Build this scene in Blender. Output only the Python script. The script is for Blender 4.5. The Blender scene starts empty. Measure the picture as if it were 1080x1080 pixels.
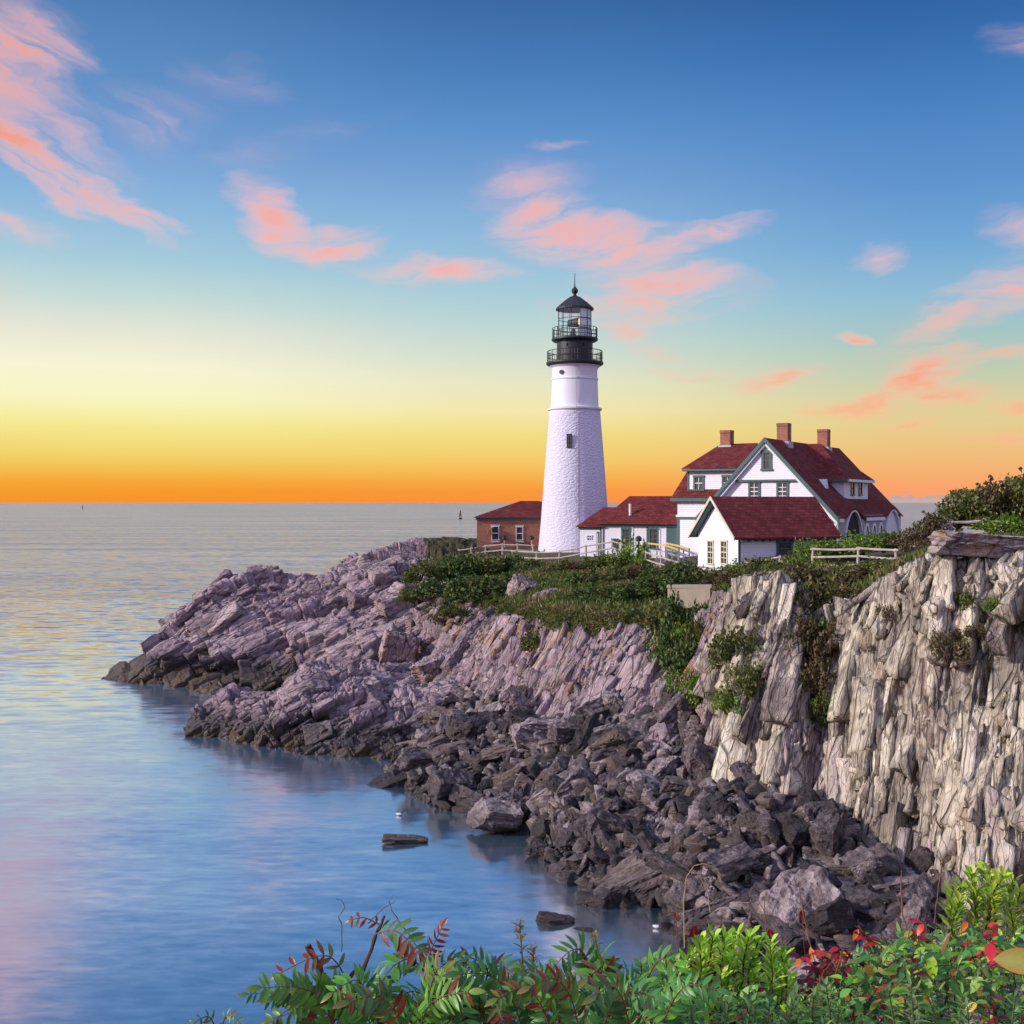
import bpy, bmesh, math, random
import numpy as np
from mathutils import Vector, Matrix

SC = bpy.context.scene
COL = SC.collection
F = 1158.0                       # focal length of the photograph in its own pixels (1080 wide)
CAMZ = 14.0

# ------------------------------------------------------------------ camera
cd = bpy.data.cameras.new("camera")
cd.sensor_fit = 'HORIZONTAL'
cd.sensor_width = 36.0
cd.lens = 36.0 * F / 1080.0
cd.shift_y = -10.0 / 1080.0
cd.clip_start = 0.1
cd.clip_end = 120000.0
cam = bpy.data.objects.new("camera", cd)
cam.location = (0, 0, CAMZ)
cam.rotation_euler = (math.pi / 2, 0, 0)
COL.objects.link(cam)
SC.camera = cam


def P(px, py, d):
    """point of the place seen at photo pixel (px, py), d metres in front of the camera"""
    return Vector(((px - 540.0) / F * d, d, CAMZ - (py - 530.0) / F * d))


def XZ(px, d, z):
    return Vector(((px - 540.0) / F * d, d, z))


# ------------------------------------------------------------------ sky, sun, exposure
SUN_DIR = Vector((-0.92, -0.20, 0.38)).normalized()      # towards the light

W = bpy.data.worlds.new("World")
SC.world = W
W.use_nodes = True
nt = W.node_tree
nt.nodes.clear()


class NB:
    """tiny node-tree builder"""

    def __init__(self, tree):
        self.t = tree

    def n(self, typ, **kw):
        nd = self.t.nodes.new(typ)
        ins = kw.pop('ins', None)
        for k, v in kw.items():
            setattr(nd, k, v)
        if ins:
            for k, v in ins.items():
                self.set(nd.inputs[k], v)
        return nd

    def set(self, sock, v):
        if isinstance(v, bpy.types.NodeSocket):
            self.t.links.new(v, sock)
        elif isinstance(v, bpy.types.Node):
            self.t.links.new(v.outputs[0], sock)
        else:
            sock.default_value = v

    def math(self, op, a, b=0.0, c=None, clamp=False):
        nd = self.n('ShaderNodeMath', operation=op, use_clamp=clamp)
        self.set(nd.inputs[0], a)
        self.set(nd.inputs[1], b)
        if c is not None:
            self.set(nd.inputs[2], c)
        return nd.outputs[0]

    def mix(self, fac, a, b, blend='MIX'):
        nd = self.n('ShaderNodeMix', data_type='RGBA', blend_type=blend)
        self.set(nd.inputs[0], fac)
        self.set(nd.inputs[6], a)
        self.set(nd.inputs[7], b)
        return nd.outputs[2]

    def vmath(self, op, a, b=None):
        nd = self.n('ShaderNodeVectorMath', operation=op)
        self.set(nd.inputs[0], a)
        if b is not None:
            self.set(nd.inputs[1], b)
        return nd.outputs[0]

    def noise(self, vec, scale, detail=4, rough=0.55, dist=0.0, color=False, lac=2.0):
        nd = self.n('ShaderNodeTexNoise')
        self.set(nd.inputs['Vector'], vec)
        nd.inputs['Scale'].default_value = scale
        nd.inputs['Detail'].default_value = detail
        nd.inputs['Roughness'].default_value = rough
        nd.inputs['Distortion'].default_value = dist
        nd.inputs['Lacunarity'].default_value = lac
        return nd.outputs['Color' if color else 'Fac']

    def voro(self, vec, scale, feature='F1', out='Distance', rnd=1.0):
        nd = self.n('ShaderNodeTexVoronoi', feature=feature)
        self.set(nd.inputs['Vector'], vec)
        nd.inputs['Scale'].default_value = scale
        nd.inputs['Randomness'].default_value = rnd
        return nd.outputs[out]

    def ramp(self, fac, stops, interp='LINEAR'):
        nd = self.n('ShaderNodeValToRGB')
        cr = nd.color_ramp
        cr.interpolation = interp
        while len(cr.elements) > 1:
            cr.elements.remove(cr.elements[0])
        for i, (p, c) in enumerate(stops):
            e = cr.elements[0] if i == 0 else cr.elements.new(p)
            e.position = p
            e.color = (c[0], c[1], c[2], 1.0) if not isinstance(c, float) else (c, c, c, 1.0)
        self.set(nd.inputs[0], fac)
        return nd.outputs[0]

    def remap(self, v, a, b, c=0.0, d=1.0, smooth=False):
        nd = self.n('ShaderNodeMapRange', clamp=True)
        if smooth:
            nd.interpolation_type = 'SMOOTHSTEP'
        self.set(nd.inputs[0], v)
        for i, x in enumerate((a, b, c, d)):
            self.set(nd.inputs[i + 1], x)
        return nd.outputs[0]

    def mapping(self, vec, loc=(0, 0, 0), rot=(0, 0, 0), scale=(1, 1, 1), typ='POINT'):
        nd = self.n('ShaderNodeMapping', vector_type=typ)
        self.set(nd.inputs[0], vec)
        nd.inputs['Location'].default_value = loc
        nd.inputs['Rotation'].default_value = rot
        nd.inputs['Scale'].default_value = scale
        return nd.outputs[0]


def s2l(c):
    """8-bit sRGB triple to linear"""
    r = []
    for v in c:
        v = v / 255.0
        r.append(v / 12.92 if v <= 0.04045 else ((v + 0.055) / 1.055) ** 2.4)
    return tuple(r)


def build_world():
    b = NB(nt)
    gen = b.n('ShaderNodeTexCoord').outputs['Generated']
    sep = b.n('ShaderNodeSeparateXYZ', ins={0: gen})
    X, Y, Z = sep.outputs
    el = b.math('ARCSINE', Z)
    az = b.math('ARCTAN2', X, Y)

    def stops(rows):
        out = []
        for py, c in rows:
            e = math.atan2(530.0 - py, F)
            out.append((max(0.0, e) / 0.6, s2l(c)))
        out = sorted(out)
        return out
    t = b.math('DIVIDE', el, 0.6, clamp=True)
    left = b.ramp(t, stops([(530, (250, 148, 36)), (520, (248, 154, 38)), (509, (246, 168, 48)), (496, (244, 192, 76)), (480, (243, 214, 108)),
                            (450, (248, 236, 148)), (425, (250, 247, 196)), (395, (250, 245, 214)), (355, (228, 230, 214)), (325, (198, 220, 216)),
                            (285, (165, 203, 220)), (230, (139, 183, 222)), (170, (114, 158, 210)), (110, (94, 143, 198)), (50, (80, 130, 186)), (0, (66, 116, 170)),
                            (-200, (44, 88, 142))]))
    mid = b.ramp(t, stops([(530, (252, 145, 52)), (519, (251, 152, 56)), (505, (249, 174, 68)), (488, (247, 200, 98)), (458, (243, 222, 130)),
                           (435, (246, 232, 168)), (405, (234, 232, 196)), (370, (208, 222, 210)), (330, (180, 211, 216)), (290, (158, 198, 220)),
                           (240, (140, 183, 220)), (190, (118, 162, 213)), (130, (90, 143, 203)), (70, (70, 124, 186)), (0, (56, 104, 164)), (-200, (36, 76, 130))]))
    right = b.ramp(t, stops([(530, (253, 158, 112)), (515, (252, 164, 108)), (500, (247, 176, 110)), (480, (240, 190, 124)), (455, (230, 205, 140)),
                             (430, (218, 208, 156)), (400, (192, 204, 178)), (365, (166, 198, 196)), (325, (143, 188, 214)), (270, (112, 166, 214)),
                             (210, (92, 145, 205)), (140, (72, 130, 194)), (70, (52, 109, 175)), (0, (38, 88, 152)), (-200, (28, 66, 120))]))
    c1 = b.mix(b.remap(az, -0.33, 0.02, smooth=True), left, mid)
    c2 = b.mix(b.remap(az, 0.0, 0.40, smooth=True), c1, right)
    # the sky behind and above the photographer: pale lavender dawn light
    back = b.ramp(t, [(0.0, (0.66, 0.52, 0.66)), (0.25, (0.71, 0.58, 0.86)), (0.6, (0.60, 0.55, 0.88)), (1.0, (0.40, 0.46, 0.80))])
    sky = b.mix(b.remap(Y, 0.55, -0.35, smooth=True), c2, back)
    zen = b.remap(Z, 0.55, 0.95, smooth=True)
    sky = b.mix(zen, sky, (0.55, 0.66, 1.0, 1))

    # wisps of cloud, each at its own place in the sky
    ae = b.n('ShaderNodeCombineXYZ', ins={0: az, 1: el}).outputs[0]
    w1 = b.noise(b.mapping(ae, scale=(1.0, 2.4, 1.0)), 9.0, 4, 0.55, color=True)
    w2 = b.noise(b.mapping(ae, scale=(1.0, 2.0, 1.0)), 40.0, 4, 0.6, color=True)
    off = b.vmath('ADD', b.vmath('MULTIPLY', b.vmath('SUBTRACT', w1, (0.5, 0.5, 0.5)), (0.085, 0.042, 0.0)),
                  b.vmath('MULTIPLY', b.vmath('SUBTRACT', w2, (0.5, 0.5, 0.5)), (0.020, 0.009, 0.0)))
    wv = b.vmath('ADD', ae, off)

    def ang(px, py):
        a = math.atan2(px - 540.0, F)
        return a, math.atan2((530.0 - py) * math.cos(a), F)
    # centre x, y, half length, half width (photo pixels), tilt in degrees (positive rises to the right), density
    clouds = [(12, 40, 66, 30, -10, .8), (20, 95, 64, 20, -14, .55), (5, 130, 46, 22, -30, .6), (28, 165, 74, 17, -40, 1.25), (95, 205, 70, 13, -26, 1.15), (150, 226, 44, 6, -18, .9), (70, 150, 60, 24, -30, .40), (14, 245, 40, 9, -10, .45), (-40, 40, 70, 50, -20, .8),
              (278, 222, 32, 22, -50, 1.0), (300, 250, 46, 12, -12, .85), (345, 256, 52, 14, 6, .85), (452, 285, 84, 11, -2, .95),
              (578, 240, 62, 24, -4, 1.05), (640, 258, 84, 18, -5, .95), (735, 246, 74, 7, 12, .9), (550, 200, 60, 20, 4, .38), (700, 296, 84, 17, -2, .85), (690, 322, 92, 15, 4, .9), (668, 352, 52, 11, -18, .7),
              (590, 157, 30, 4, 0, .25), (825, 398, 48, 8, 3, .8), (727, 390, 44, 6, 0, .4), (895, 355, 22, 6, -10, .9), (937, 272, 26, 11, 8, .65),
              (975, 398, 46, 17, 34, 1.3), (925, 428, 56, 9, 6, 1.15), (992, 422, 46, 9, 6, 1.1), (955, 450, 34, 6, 6, .7), (1040, 375, 50, 6, 8, .5), (1025, 324, 66, 13, 16, .72), (1080, 302, 56, 17, 22, .7), (950, 375, 36, 9, 0, .4),
              (1090, 240, 16, 34, 70, .45), (1080, 430, 26, 6, 6, .8), (1075, 468, 34, 5, 0, .6), (1100, 35, 16, 34, 80, .4), (160, 130, 60, 30, 10, .20), (240, 85, 60, 16, -10, .16), (350, 135, 70, 10, 15, .12), (270, 165, 50, 10, 10, .15),
              (-160, 300, 120, 30, 0, .6), (1250, 250, 140, 30, 10, .6)]
    tot = None
    for cx, cy, hw, hh, tilt, dens in clouds:
        a, e = ang(cx, cy)
        m = b.mapping(wv, loc=(a, e, 0), rot=(0, 0, math.radians(tilt)), scale=(hw * 1.36 / F, hh * 1.7 / F, 1), typ='TEXTURE')
        g = b.n('ShaderNodeTexGradient', gradient_type='SPHERICAL', ins={0: m}).outputs['Fac']
        g = b.math('MULTIPLY', g, dens * 1.25)
        tot = g if tot is None else b.math('MAXIMUM', tot, g)
    # fibres drawn out along the wind
    sA = b.mapping(b.mapping(wv, rot=(0, 0, math.radians(30))), scale=(8.0, 50.0, 1.0))
    sB = b.mapping(b.mapping(wv, rot=(0, 0, math.radians(-8))), scale=(8.0, 50.0, 1.0))
    fine = b.n('ShaderNodeMix', data_type='FLOAT', ins={0: b.remap(az, -0.30, -0.22), 2: b.noise(sA, 1.0, 4, 0.58, 0.05), 3: b.noise(sB, 1.0, 4, 0.58, 0.05)}).outputs[0]
    dens = b.math('MULTIPLY', tot, b.remap(fine, 0.30, 0.74, 0.02, 1.75))
    fac = b.math('SUBTRACT', 1.0, b.math('EXPONENT', b.math('MULTIPLY', b.math('POWER', dens, 1.35), -1.9)))
    fac = b.math('MULTIPLY', fac, 0.95)
    hi = b.remap(el, 0.07, 0.20)
    ccol = b.mix(hi, (1.0, 0.50, 0.30, 1), (0.96, 0.56, 0.54, 1))
    core = b.mix(b.remap(az, -0.42, -0.30), (1.0, 0.36, 0.22, 1), b.mix(hi, (1.0, 0.34, 0.17, 1), (1.0, 0.43, 0.36, 1)))
    ccol = b.mix(b.remap(dens, 0.35, 1.25), ccol, core)
    sky = b.mix(fac, sky, ccol)

    # a low bank of cloud resting on the horizon to the right
    bn = b.noise(b.mapping(ae, scale=(1, 2.2, 1)), 120.0, 4, 0.55)
    bank = b.math('MULTIPLY', b.remap(b.math('SUBTRACT', b.math('ADD', el, 0.004), b.math('MULTIPLY', bn, 0.018)), 0.0012, -0.0012),
                  b.math('MULTIPLY', b.remap(az, 0.30, 0.34), b.remap(az, 0.62, 0.5)))
    sky = b.mix(b.math('MULTIPLY', bank, 0.8), sky, s2l((168, 172, 182)) + (1,))
    low = b.math('MULTIPLY', b.remap(el, 0.004, 0.0008), b.remap(az, 0.2, 0.4))
    sky = b.mix(b.math('MULTIPLY', low, 0.5), sky, s2l((214, 190, 170)) + (1,))
    sky = b.mix(b.remap(el, -0.0005, -0.002), sky, s2l((140, 135, 140)) + (1,))

    nis = b.n('ShaderNodeTexSky', sky_type='NISHITA', sun_disc=False)
    nis.sun_elevation = math.asin(SUN_DIR.z)
    nis.sun_rotation = math.atan2(SUN_DIR.x, SUN_DIR.y)
    nis.altitude = 10
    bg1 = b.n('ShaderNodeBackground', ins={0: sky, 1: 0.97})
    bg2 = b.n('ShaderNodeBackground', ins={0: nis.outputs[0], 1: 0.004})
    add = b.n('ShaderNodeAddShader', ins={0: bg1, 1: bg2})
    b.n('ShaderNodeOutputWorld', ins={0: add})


build_world()
W.cycles.sampling_method = 'MANUAL'
W.cycles.sample_map_resolution = 1024

sl = bpy.data.lights.new("sun", 'SUN')
sl.energy = 4.4
sl.angle = math.radians(6.0)
sl.color = (1.0, 0.90, 0.80)
so = bpy.data.objects.new("sun", sl)
so.rotation_euler = SUN_DIR.to_track_quat('Z', 'Y').to_euler()
so.location = (-60, 20, 60)
COL.objects.link(so)

SC.view_settings.view_transform = 'Standard'
SC.view_settings.look = 'None'
SC.view_settings.exposure = 0.0
SC.view_settings.gamma = 1.0
SC.render.engine = 'CYCLES'
SC.cycles.max_bounces = 5
SC.cycles.diffuse_bounces = 2
SC.cycles.glossy_bounces = 2
SC.cycles.transparent_max_bounces = 6
SC.cycles.caustics_reflective = False
SC.cycles.caustics_refractive = False


# ------------------------------------------------------------------ object helpers
def tag(o, label=None, cat=None, group=None, kind=None):
    if label:
        o['label'] = label
    if cat:
        o['category'] = cat
    if group:
        o['group'] = group
    if kind:
        o['kind'] = kind
    return o


def empty(name, loc=(0, 0, 0), label=None, cat=None, group=None):
    o = bpy.data.objects.new(name, None)
    o.location = loc
    o.empty_display_size = 0.2
    COL.objects.link(o)
    tag(o, label, cat, group)
    return o


def link(name, me, mat=None, parent=None):
    o = bpy.data.objects.new(name, me)
    COL.objects.link(o)
    if mat is not None:
        for m in (mat if isinstance(mat, (list, tuple)) else [mat]):
            me.materials.append(m)
    if parent is not None:
        o.parent = parent
        if parent.parent is None:          # parts keep their place: the thing's Empty only carries its base point
            o.matrix_parent_inverse = Matrix.Translation(-Vector(parent.location))
    return o


def np_mesh(name, V, faces_flat, counts, smooth=False):
    """mesh from numpy arrays: V (n,3), flat vertex indices, loops per face (int or array)"""
    me = bpy.data.meshes.new(name)
    V = np.asarray(V, dtype=np.float32)
    ff = np.asarray(faces_flat, dtype=np.int32).ravel()
    me.vertices.add(len(V))
    me.vertices.foreach_set('co', V.ravel())
    if np.isscalar(counts):
        nf = len(ff) // counts
        starts = np.arange(nf, dtype=np.int32) * counts
    else:
        counts = np.asarray(counts, dtype=np.int32)
        nf = len(counts)
        starts = np.concatenate([[0], np.cumsum(counts)[:-1]]).astype(np.int32)
    me.loops.add(len(ff))
    me.loops.foreach_set('vertex_index', ff)
    me.polygons.add(nf)
    me.polygons.foreach_set('loop_start', starts)
    me.update(calc_edges=True)
    if smooth:
        me.polygons.foreach_set('use_smooth', np.ones(nf, dtype=bool))
    me.validate()
    return me


def vattr(me, name, arr, typ='FLOAT'):
    a = me.attributes.new(name, typ, 'POINT')
    arr = np.asarray(arr, dtype=np.float32)
    a.data.foreach_set('vector' if typ == 'FLOAT_VECTOR' else ('color' if typ == 'FLOAT_COLOR' else 'value'), arr.ravel())


# ------------------------------------------------------------------ numpy noise
M32 = np.int64(0xffffffff)


def hsh(i, j=0, k=0, s=0):
    i = np.asarray(i, dtype=np.int64)
    n = (i * 374761393 + np.asarray(j, np.int64) * 668265263 + np.asarray(k, np.int64) * 1442695041 + np.int64(s) * 974634777) & M32
    n = ((n ^ (n >> 15)) * 2246822519) & M32
    n = ((n ^ (n >> 13)) * 3266489917) & M32
    n = n ^ (n >> 16)
    return n.astype(np.float64) / 4294967296.0


def vnoise(p, s=0):
    f = np.floor(p)
    i = f.astype(np.int64)
    t = p - f
    t = t * t * (3 - 2 * t)
    out = 0
    for dx in (0, 1):
        wx = t[..., 0] if dx else 1 - t[..., 0]
        for dy in (0, 1):
            wy = t[..., 1] if dy else 1 - t[..., 1]
            for dz in (0, 1):
                wz = t[..., 2] if dz else 1 - t[..., 2]
                out = out + wx * wy * wz * hsh(i[..., 0] + dx, i[..., 1] + dy, i[..., 2] + dz, s)
    return out * 2 - 1


def fbm(p, octv=4, s=0, gain=0.5):
    a, o, f = 1.0, 0.0, 1.0
    for k in range(octv):
        o = o + a * vnoise(p * f, s + 17 * k)
        a *= gain
        f *= 2.03
    return o


def partition(x, seed):
    """jittered 1-D cells: id, local 0..1, distance to the nearer boundary (cell units)"""
    i = np.floor(x).astype(np.int64)
    bnd = i + 0.6 * hsh(i, seed, 0, 7)
    c = np.where(x < bnd, i - 1, i)
    lo = c + 0.6 * hsh(c, seed, 0, 7)
    hi = c + 1 + 0.6 * hsh(c + 1, seed, 0, 7)
    return c, (x - lo) / (hi - lo), np.minimum(x - lo, hi - x)


def fracture(q, size, seed):
    """jointed rock: value of each block (-.5...5), tilt term, distance to the nearest joint in metres"""
    c0, l0, e0 = partition(q[..., 0] / size[0], seed)
    c1, l1, e1 = partition(q[..., 1] / size[1] + hsh(c0, 3, 0, seed) * 13.0, seed + 1)
    c2, l2, e2 = partition(q[..., 2] / size[2] + hsh(c0, c1, 5, seed) * 13.0, seed + 2)
    v = hsh(c0, c1, c2, seed) - 0.5
    tilt = ((l0 - .5) * (hsh(c0, c1, c2, seed + 31) - .5) + (l1 - .5) * (hsh(c0, c1, c2, seed + 32) - .5)
            + (l2 - .5) * (hsh(c0, c1, c2, seed + 33) - .5))
    e = np.minimum(np.minimum(e0 * size[0], e1 * size[1]), e2 * size[2])
    return v, tilt, e
# ------------------------------------------------------------------ rock materials
def new_mat(name):
    m = bpy.data.materials.new(name)
    m.use_nodes = True
    m.node_tree.nodes.clear()
    return m, NB(m.node_tree)


def principled(b, color, rough=0.8, normal=None, spec=0.3, **kw):
    p = b.n('ShaderNodeBsdfPrincipled')
    b.set(p.inputs['Base Color'], color)
    b.set(p.inputs['Roughness'], rough)
    p.inputs['Specular IOR Level'].default_value = spec
    if normal is not None:
        b.set(p.inputs['Normal'], normal)
    for k, v in kw.items():
        b.set(p.inputs[k], v)
    return p


def out(b, sh):
    b.n('ShaderNodeOutputMaterial', ins={0: sh})


def bump(b, h, strength=0.5, dist=0.05, normal=None):
    nd = b.n('ShaderNodeBump')
    nd.inputs['Strength'].default_value = strength
    nd.inputs['Distance'].default_value = dist
    b.set(nd.inputs['Height'], h)
    if normal is not None:
        b.set(nd.inputs['Normal'], normal)
    return nd.outputs[0]


def attr(b, name, out_='Fac'):
    nd = b.n('ShaderNodeAttribute', attribute_name=name)
    return nd.outputs[out_]


def rock_color(b, pos, strata, reg, blk, z):
    """albedo of the rock: mauve slate to the left, silver and buff slate to the right, with bedding streaks, joints and stains"""
    n1 = b.noise(pos, 0.35, 5, 0.6)
    n2 = b.noise(pos, 2.2, 6, 0.68)
    wst = b.vmath('ADD', strata, b.vmath('MULTIPLY', b.vmath('SUBTRACT', b.noise(pos, 0.9, 3, color=True), (.5, .5, .5)), (.12, .25, .14)))
    st0 = b.noise(b.mapping(wst, scale=(7.0, 0.55, 2.2)), 1.0, 6, 0.68)
    st = b.remap(st0, 0.34, 0.66)
    tone = b.math('ADD', b.math('MULTIPLY', b.remap(n2, .3, .7), 0.40), b.math('ADD', b.math('MULTIPLY', blk, 0.34), b.math('MULTIPLY', st, 0.26)))
    mauve = b.ramp(tone, [(0.10, (0.085, 0.060, 0.074)), (0.36, (0.225, 0.162, 0.196)), (0.58, (0.365, 0.266, 0.300)), (0.85, (0.53, 0.41, 0.435))])
    tone2 = b.math('ADD', b.math('MULTIPLY', st, 0.30), b.math('ADD', b.math('MULTIPLY', blk, 0.46), b.math('MULTIPLY', b.remap(n2, .3, .7), 0.26)))
    buff = b.ramp(tone2, [(0.12, (0.075, 0.058, 0.048)), (0.30, (0.31, 0.258, 0.208)), (0.50, (0.62, 0.525, 0.41)), (0.75, (0.82, 0.735, 0.59))])
    warm = b.remap(b.noise(b.mapping(wst, scale=(1.4, 0.20, 0.8)), 1.0, 5, 0.65), 0.50, 0.68)
    buff = b.mix(b.math('MULTIPLY', warm, 0.7), buff, b.mix(st, (0.16, 0.085, 0.045, 1), (0.46, 0.30, 0.18, 1)))
    dark = b.remap(b.noise(b.mapping(pos, scale=(1, 1, .6)), 0.42, 5, 0.65), 0.50, 0.62)
    buff = b.mix(b.math('MULTIPLY', dark, 0.60), buff, b.mix(st, (0.045, 0.034, 0.036, 1), (0.16, 0.12, 0.115, 1)))
    c = b.mix(reg, mauve, buff)
    ck1 = b.voro(b.mapping(wst, scale=(1.5, 0.34, 1.0)), 1.0, 'DISTANCE_TO_EDGE')
    ck2 = b.voro(b.mapping(wst, scale=(4.6, 1.1, 3.2)), 1.0, 'DISTANCE_TO_EDGE')
    ck = b.math('MULTIPLY', b.remap(ck1, 0.010, 0.040), b.remap(ck2, -0.08, 0.05, 0.0, 1.0))
    c = b.mix(b.math('MULTIPLY', b.math('SUBTRACT', 1.0, ck), 0.65), c, (0.030, 0.022, 0.022, 1))
    h = b.math('ADD', b.math('MULTIPLY', st, 0.42), b.math('ADD', b.math('MULTIPLY', n2, 0.75), b.math('ADD', b.math('MULTIPLY', b.noise(pos, 8.0, 6, 0.72), 0.45), b.math('MULTIPLY', ck, 0.9))))
    return c, n1, n2, st, h


def wet_band(b, c, z, pos, top, n):
    lvl = b.math('SUBTRACT', b.math('ADD', z, b.math('MULTIPLY', b.math('SUBTRACT', n, 0.5), -2.2)), top)
    wet = b.remap(lvl, 0.0, -0.9)
    c = b.mix(b.math('MULTIPLY', wet, 0.88), c, b.mix(b.noise(pos, 1.1, 3), (0.022, 0.018, 0.021, 1), (0.062, 0.044, 0.045, 1)))
    weed = b.math('MULTIPLY', b.remap(lvl, -1.1, -1.7), b.remap(b.noise(pos, 2.5, 4), 0.42, 0.6))
    c = b.mix(b.math('MULTIPLY', weed, 0.9), c, b.mix(b.noise(pos, 14.0, 3), (0.035, 0.021, 0.006, 1), (0.16, 0.10, 0.03, 1)))
    return c, wet


def make_cliff_material():
    m, b = new_mat('jointed slate')
    pos = b.n('ShaderNodeNewGeometry').outputs['Position']
    z = b.n('ShaderNodeSeparateXYZ', ins={0: pos}).outputs[2]
    strata = attr(b, 'strata', 'Vector')
    reg, blk, veg, lich, tide = attr(b, 'region'), attr(b, 'block'), attr(b, 'soil'), attr(b, 'lichen'), attr(b, 'tide')
    c, n1, n2, st, h = rock_color(b, pos, strata, reg, blk, z)
    ln = b.math('MULTIPLY', lich, b.remap(b.noise(pos, 1.3, 6, 0.7), 0.515, 0.60))
    c = b.mix(b.math('MULTIPLY', ln, 0.85), c, b.mix(b.noise(pos, 8, 3), (0.33, 0.15, 0.03, 1), (0.50, 0.27, 0.06, 1)))
    c, wet = wet_band(b, c, z, pos, tide, n1)
    # thin soil and dead grass lying on the rock
    sn = b.noise(pos, 1.6, 6, 0.7)
    vf = b.remap(b.math('ADD', veg, b.math('MULTIPLY', b.math('SUBTRACT', sn, 0.5), 1.3)), 0.42, 0.62)
    soil = b.ramp(b.noise(pos, 3.5, 6, 0.7), [(0.25, (0.05, 0.045, 0.02)), (0.45, (0.10, 0.075, 0.035)), (0.6, (0.07, 0.085, 0.025)), (0.8, (0.20, 0.14, 0.075))])
    c = b.mix(vf, c, soil)
    nrm = bump(b, h, 1.0, 0.11)
    p = principled(b, c, b.math('SUBTRACT', 0.82, b.math('MULTIPLY', wet, 0.38)), nrm, 0.35)
    out(b, p)
    return m


MAT_CLIFF = make_cliff_material()


# ------------------------------------------------------------------ land as folded, jointed sheets
def hermite(ctrl, ts):
    """ctrl (n, ...) sampled at float indices ts, Catmull-Rom with damped tangents"""
    n = len(ctrl)
    i = np.clip(np.floor(ts).astype(int), 0, n - 2)
    t = (ts - i)
    sh = (-1,) + (1,) * (ctrl.ndim - 1)
    t = t.reshape(sh)
    tan = np.zeros_like(ctrl)
    tan[1:-1] = (ctrl[2:] - ctrl[:-2]) * 0.35
    tan[0] = (ctrl[1] - ctrl[0]) * 0.6
    tan[-1] = (ctrl[-1] - ctrl[-2]) * 0.6
    a, c = ctrl[i], ctrl[i + 1]
    ta, tc = tan[i], tan[i + 1]
    t2, t3 = t * t, t * t * t
    return a * (2 * t3 - 3 * t2 + 1) + ta * (t3 - 2 * t2 + t) + c * (-2 * t3 + 3 * t2) + tc * (t3 - t2)


def rot_from_axes(long_axis, layer_hint):
    L = np.array(long_axis, float)
    L /= np.linalg.norm(L)
    n = np.array(layer_hint, float)
    n -= L * n.dot(L)
    n /= np.linalg.norm(n)
    k = np.cross(L, n)
    return np.stack([n, L, k])      # rows: q0 = across the layers, q1 = along the slabs, q2 = into the face


# bedding frames: (long axis of the slabs, across the layers)
FR_LEFT = rot_from_axes((0.80, 0.25, 0.42), (-0.45, -0.3, 0.84))
FR_MID = rot_from_axes((0.36, 0.28, 0.88), (0.9, -0.15, -0.35))
FR_RIGHT = rot_from_axes((0.32, 0.50, 0.80), (0.55, -0.83, 0.1))


def rock_field(p, frame, big, mid, small, seed, warp=0.5):
    q = p @ frame.T
    wq = np.stack([fbm(q * 0.16, 2, seed + 1), fbm(q * 0.16 + 31.7, 2, seed + 2), fbm(q * 0.16 + 77.1, 2, seed + 3)], -1)
    q = q + wq * np.array([warp, warp * 1.2, warp])
    d = np.zeros(p.shape[:-1])
    blk = np.zeros_like(d)
    for k, (size, amp, tl, cr, cw, wt) in enumerate((big, mid, small)):
        # turn every octave a little so the joints do not all run parallel
        a = 0.16 * (k - 1)
        ca, sa = math.cos(a), math.sin(a)
        qq = np.stack([q[..., 0] * ca - q[..., 1] * sa, q[..., 0] * sa + q[..., 1] * ca, q[..., 2]], -1)
        v, t, e = fracture(qq, size, seed + 10 * k)
        d += amp * v + tl * t - cr * np.exp(-e / cw)
        blk += wt * (v + .5)
    d += 0.07 * fbm(p * 0.9, 3, seed + 5) + 0.02 * fbm(p * 4.0, 3, seed + 6)
    return d, blk, q


def smooth01(x, a, b):
    t = np.clip((x - a) / (b - a), 0, 1)
    return t * t * (3 - 2 * t)


def grid_normals(Pg):
    du = np.gradient(Pg, axis=0)
    dv = np.gradient(Pg, axis=1)
    n = np.cross(du, dv)
    n /= np.maximum(np.linalg.norm(n, axis=-1, keepdims=True), 1e-9)
    return n


def grid_faces(nu, nv):
    idx = np.arange(nu * nv).reshape(nu, nv)
    return np.stack([idx[:-1, :-1], idx[1:, :-1], idx[1:, 1:], idx[:-1, 1:]], -1).reshape(-1, 4)


def sheet(stations, useg, vseg):
    """stations: list of profiles of Vectors; returns base grid (nu, nv, 3), u and v station coordinates"""
    C = np.array([[list(p) for p in st] for st in stations], float)
    us = np.concatenate([np.linspace(i, i + 1, n, endpoint=False) for i, n in enumerate(useg)] + [[len(useg)]])
    vs = np.concatenate([np.linspace(i, i + 1, n, endpoint=False) for i, n in enumerate(vseg)] + [[len(vseg)]])
    g = hermite(C, us)
    g = hermite(np.swapaxes(g, 0, 1), vs)
    return np.swapaxes(g, 0, 1), us, vs


def st(f0, f1, m1, m2, e, r, p, b):
    return [XZ(*f0), P(*f1), P(*m1), P(*m2), P(*e), P(*r), XZ(*p), XZ(*b)]


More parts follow.
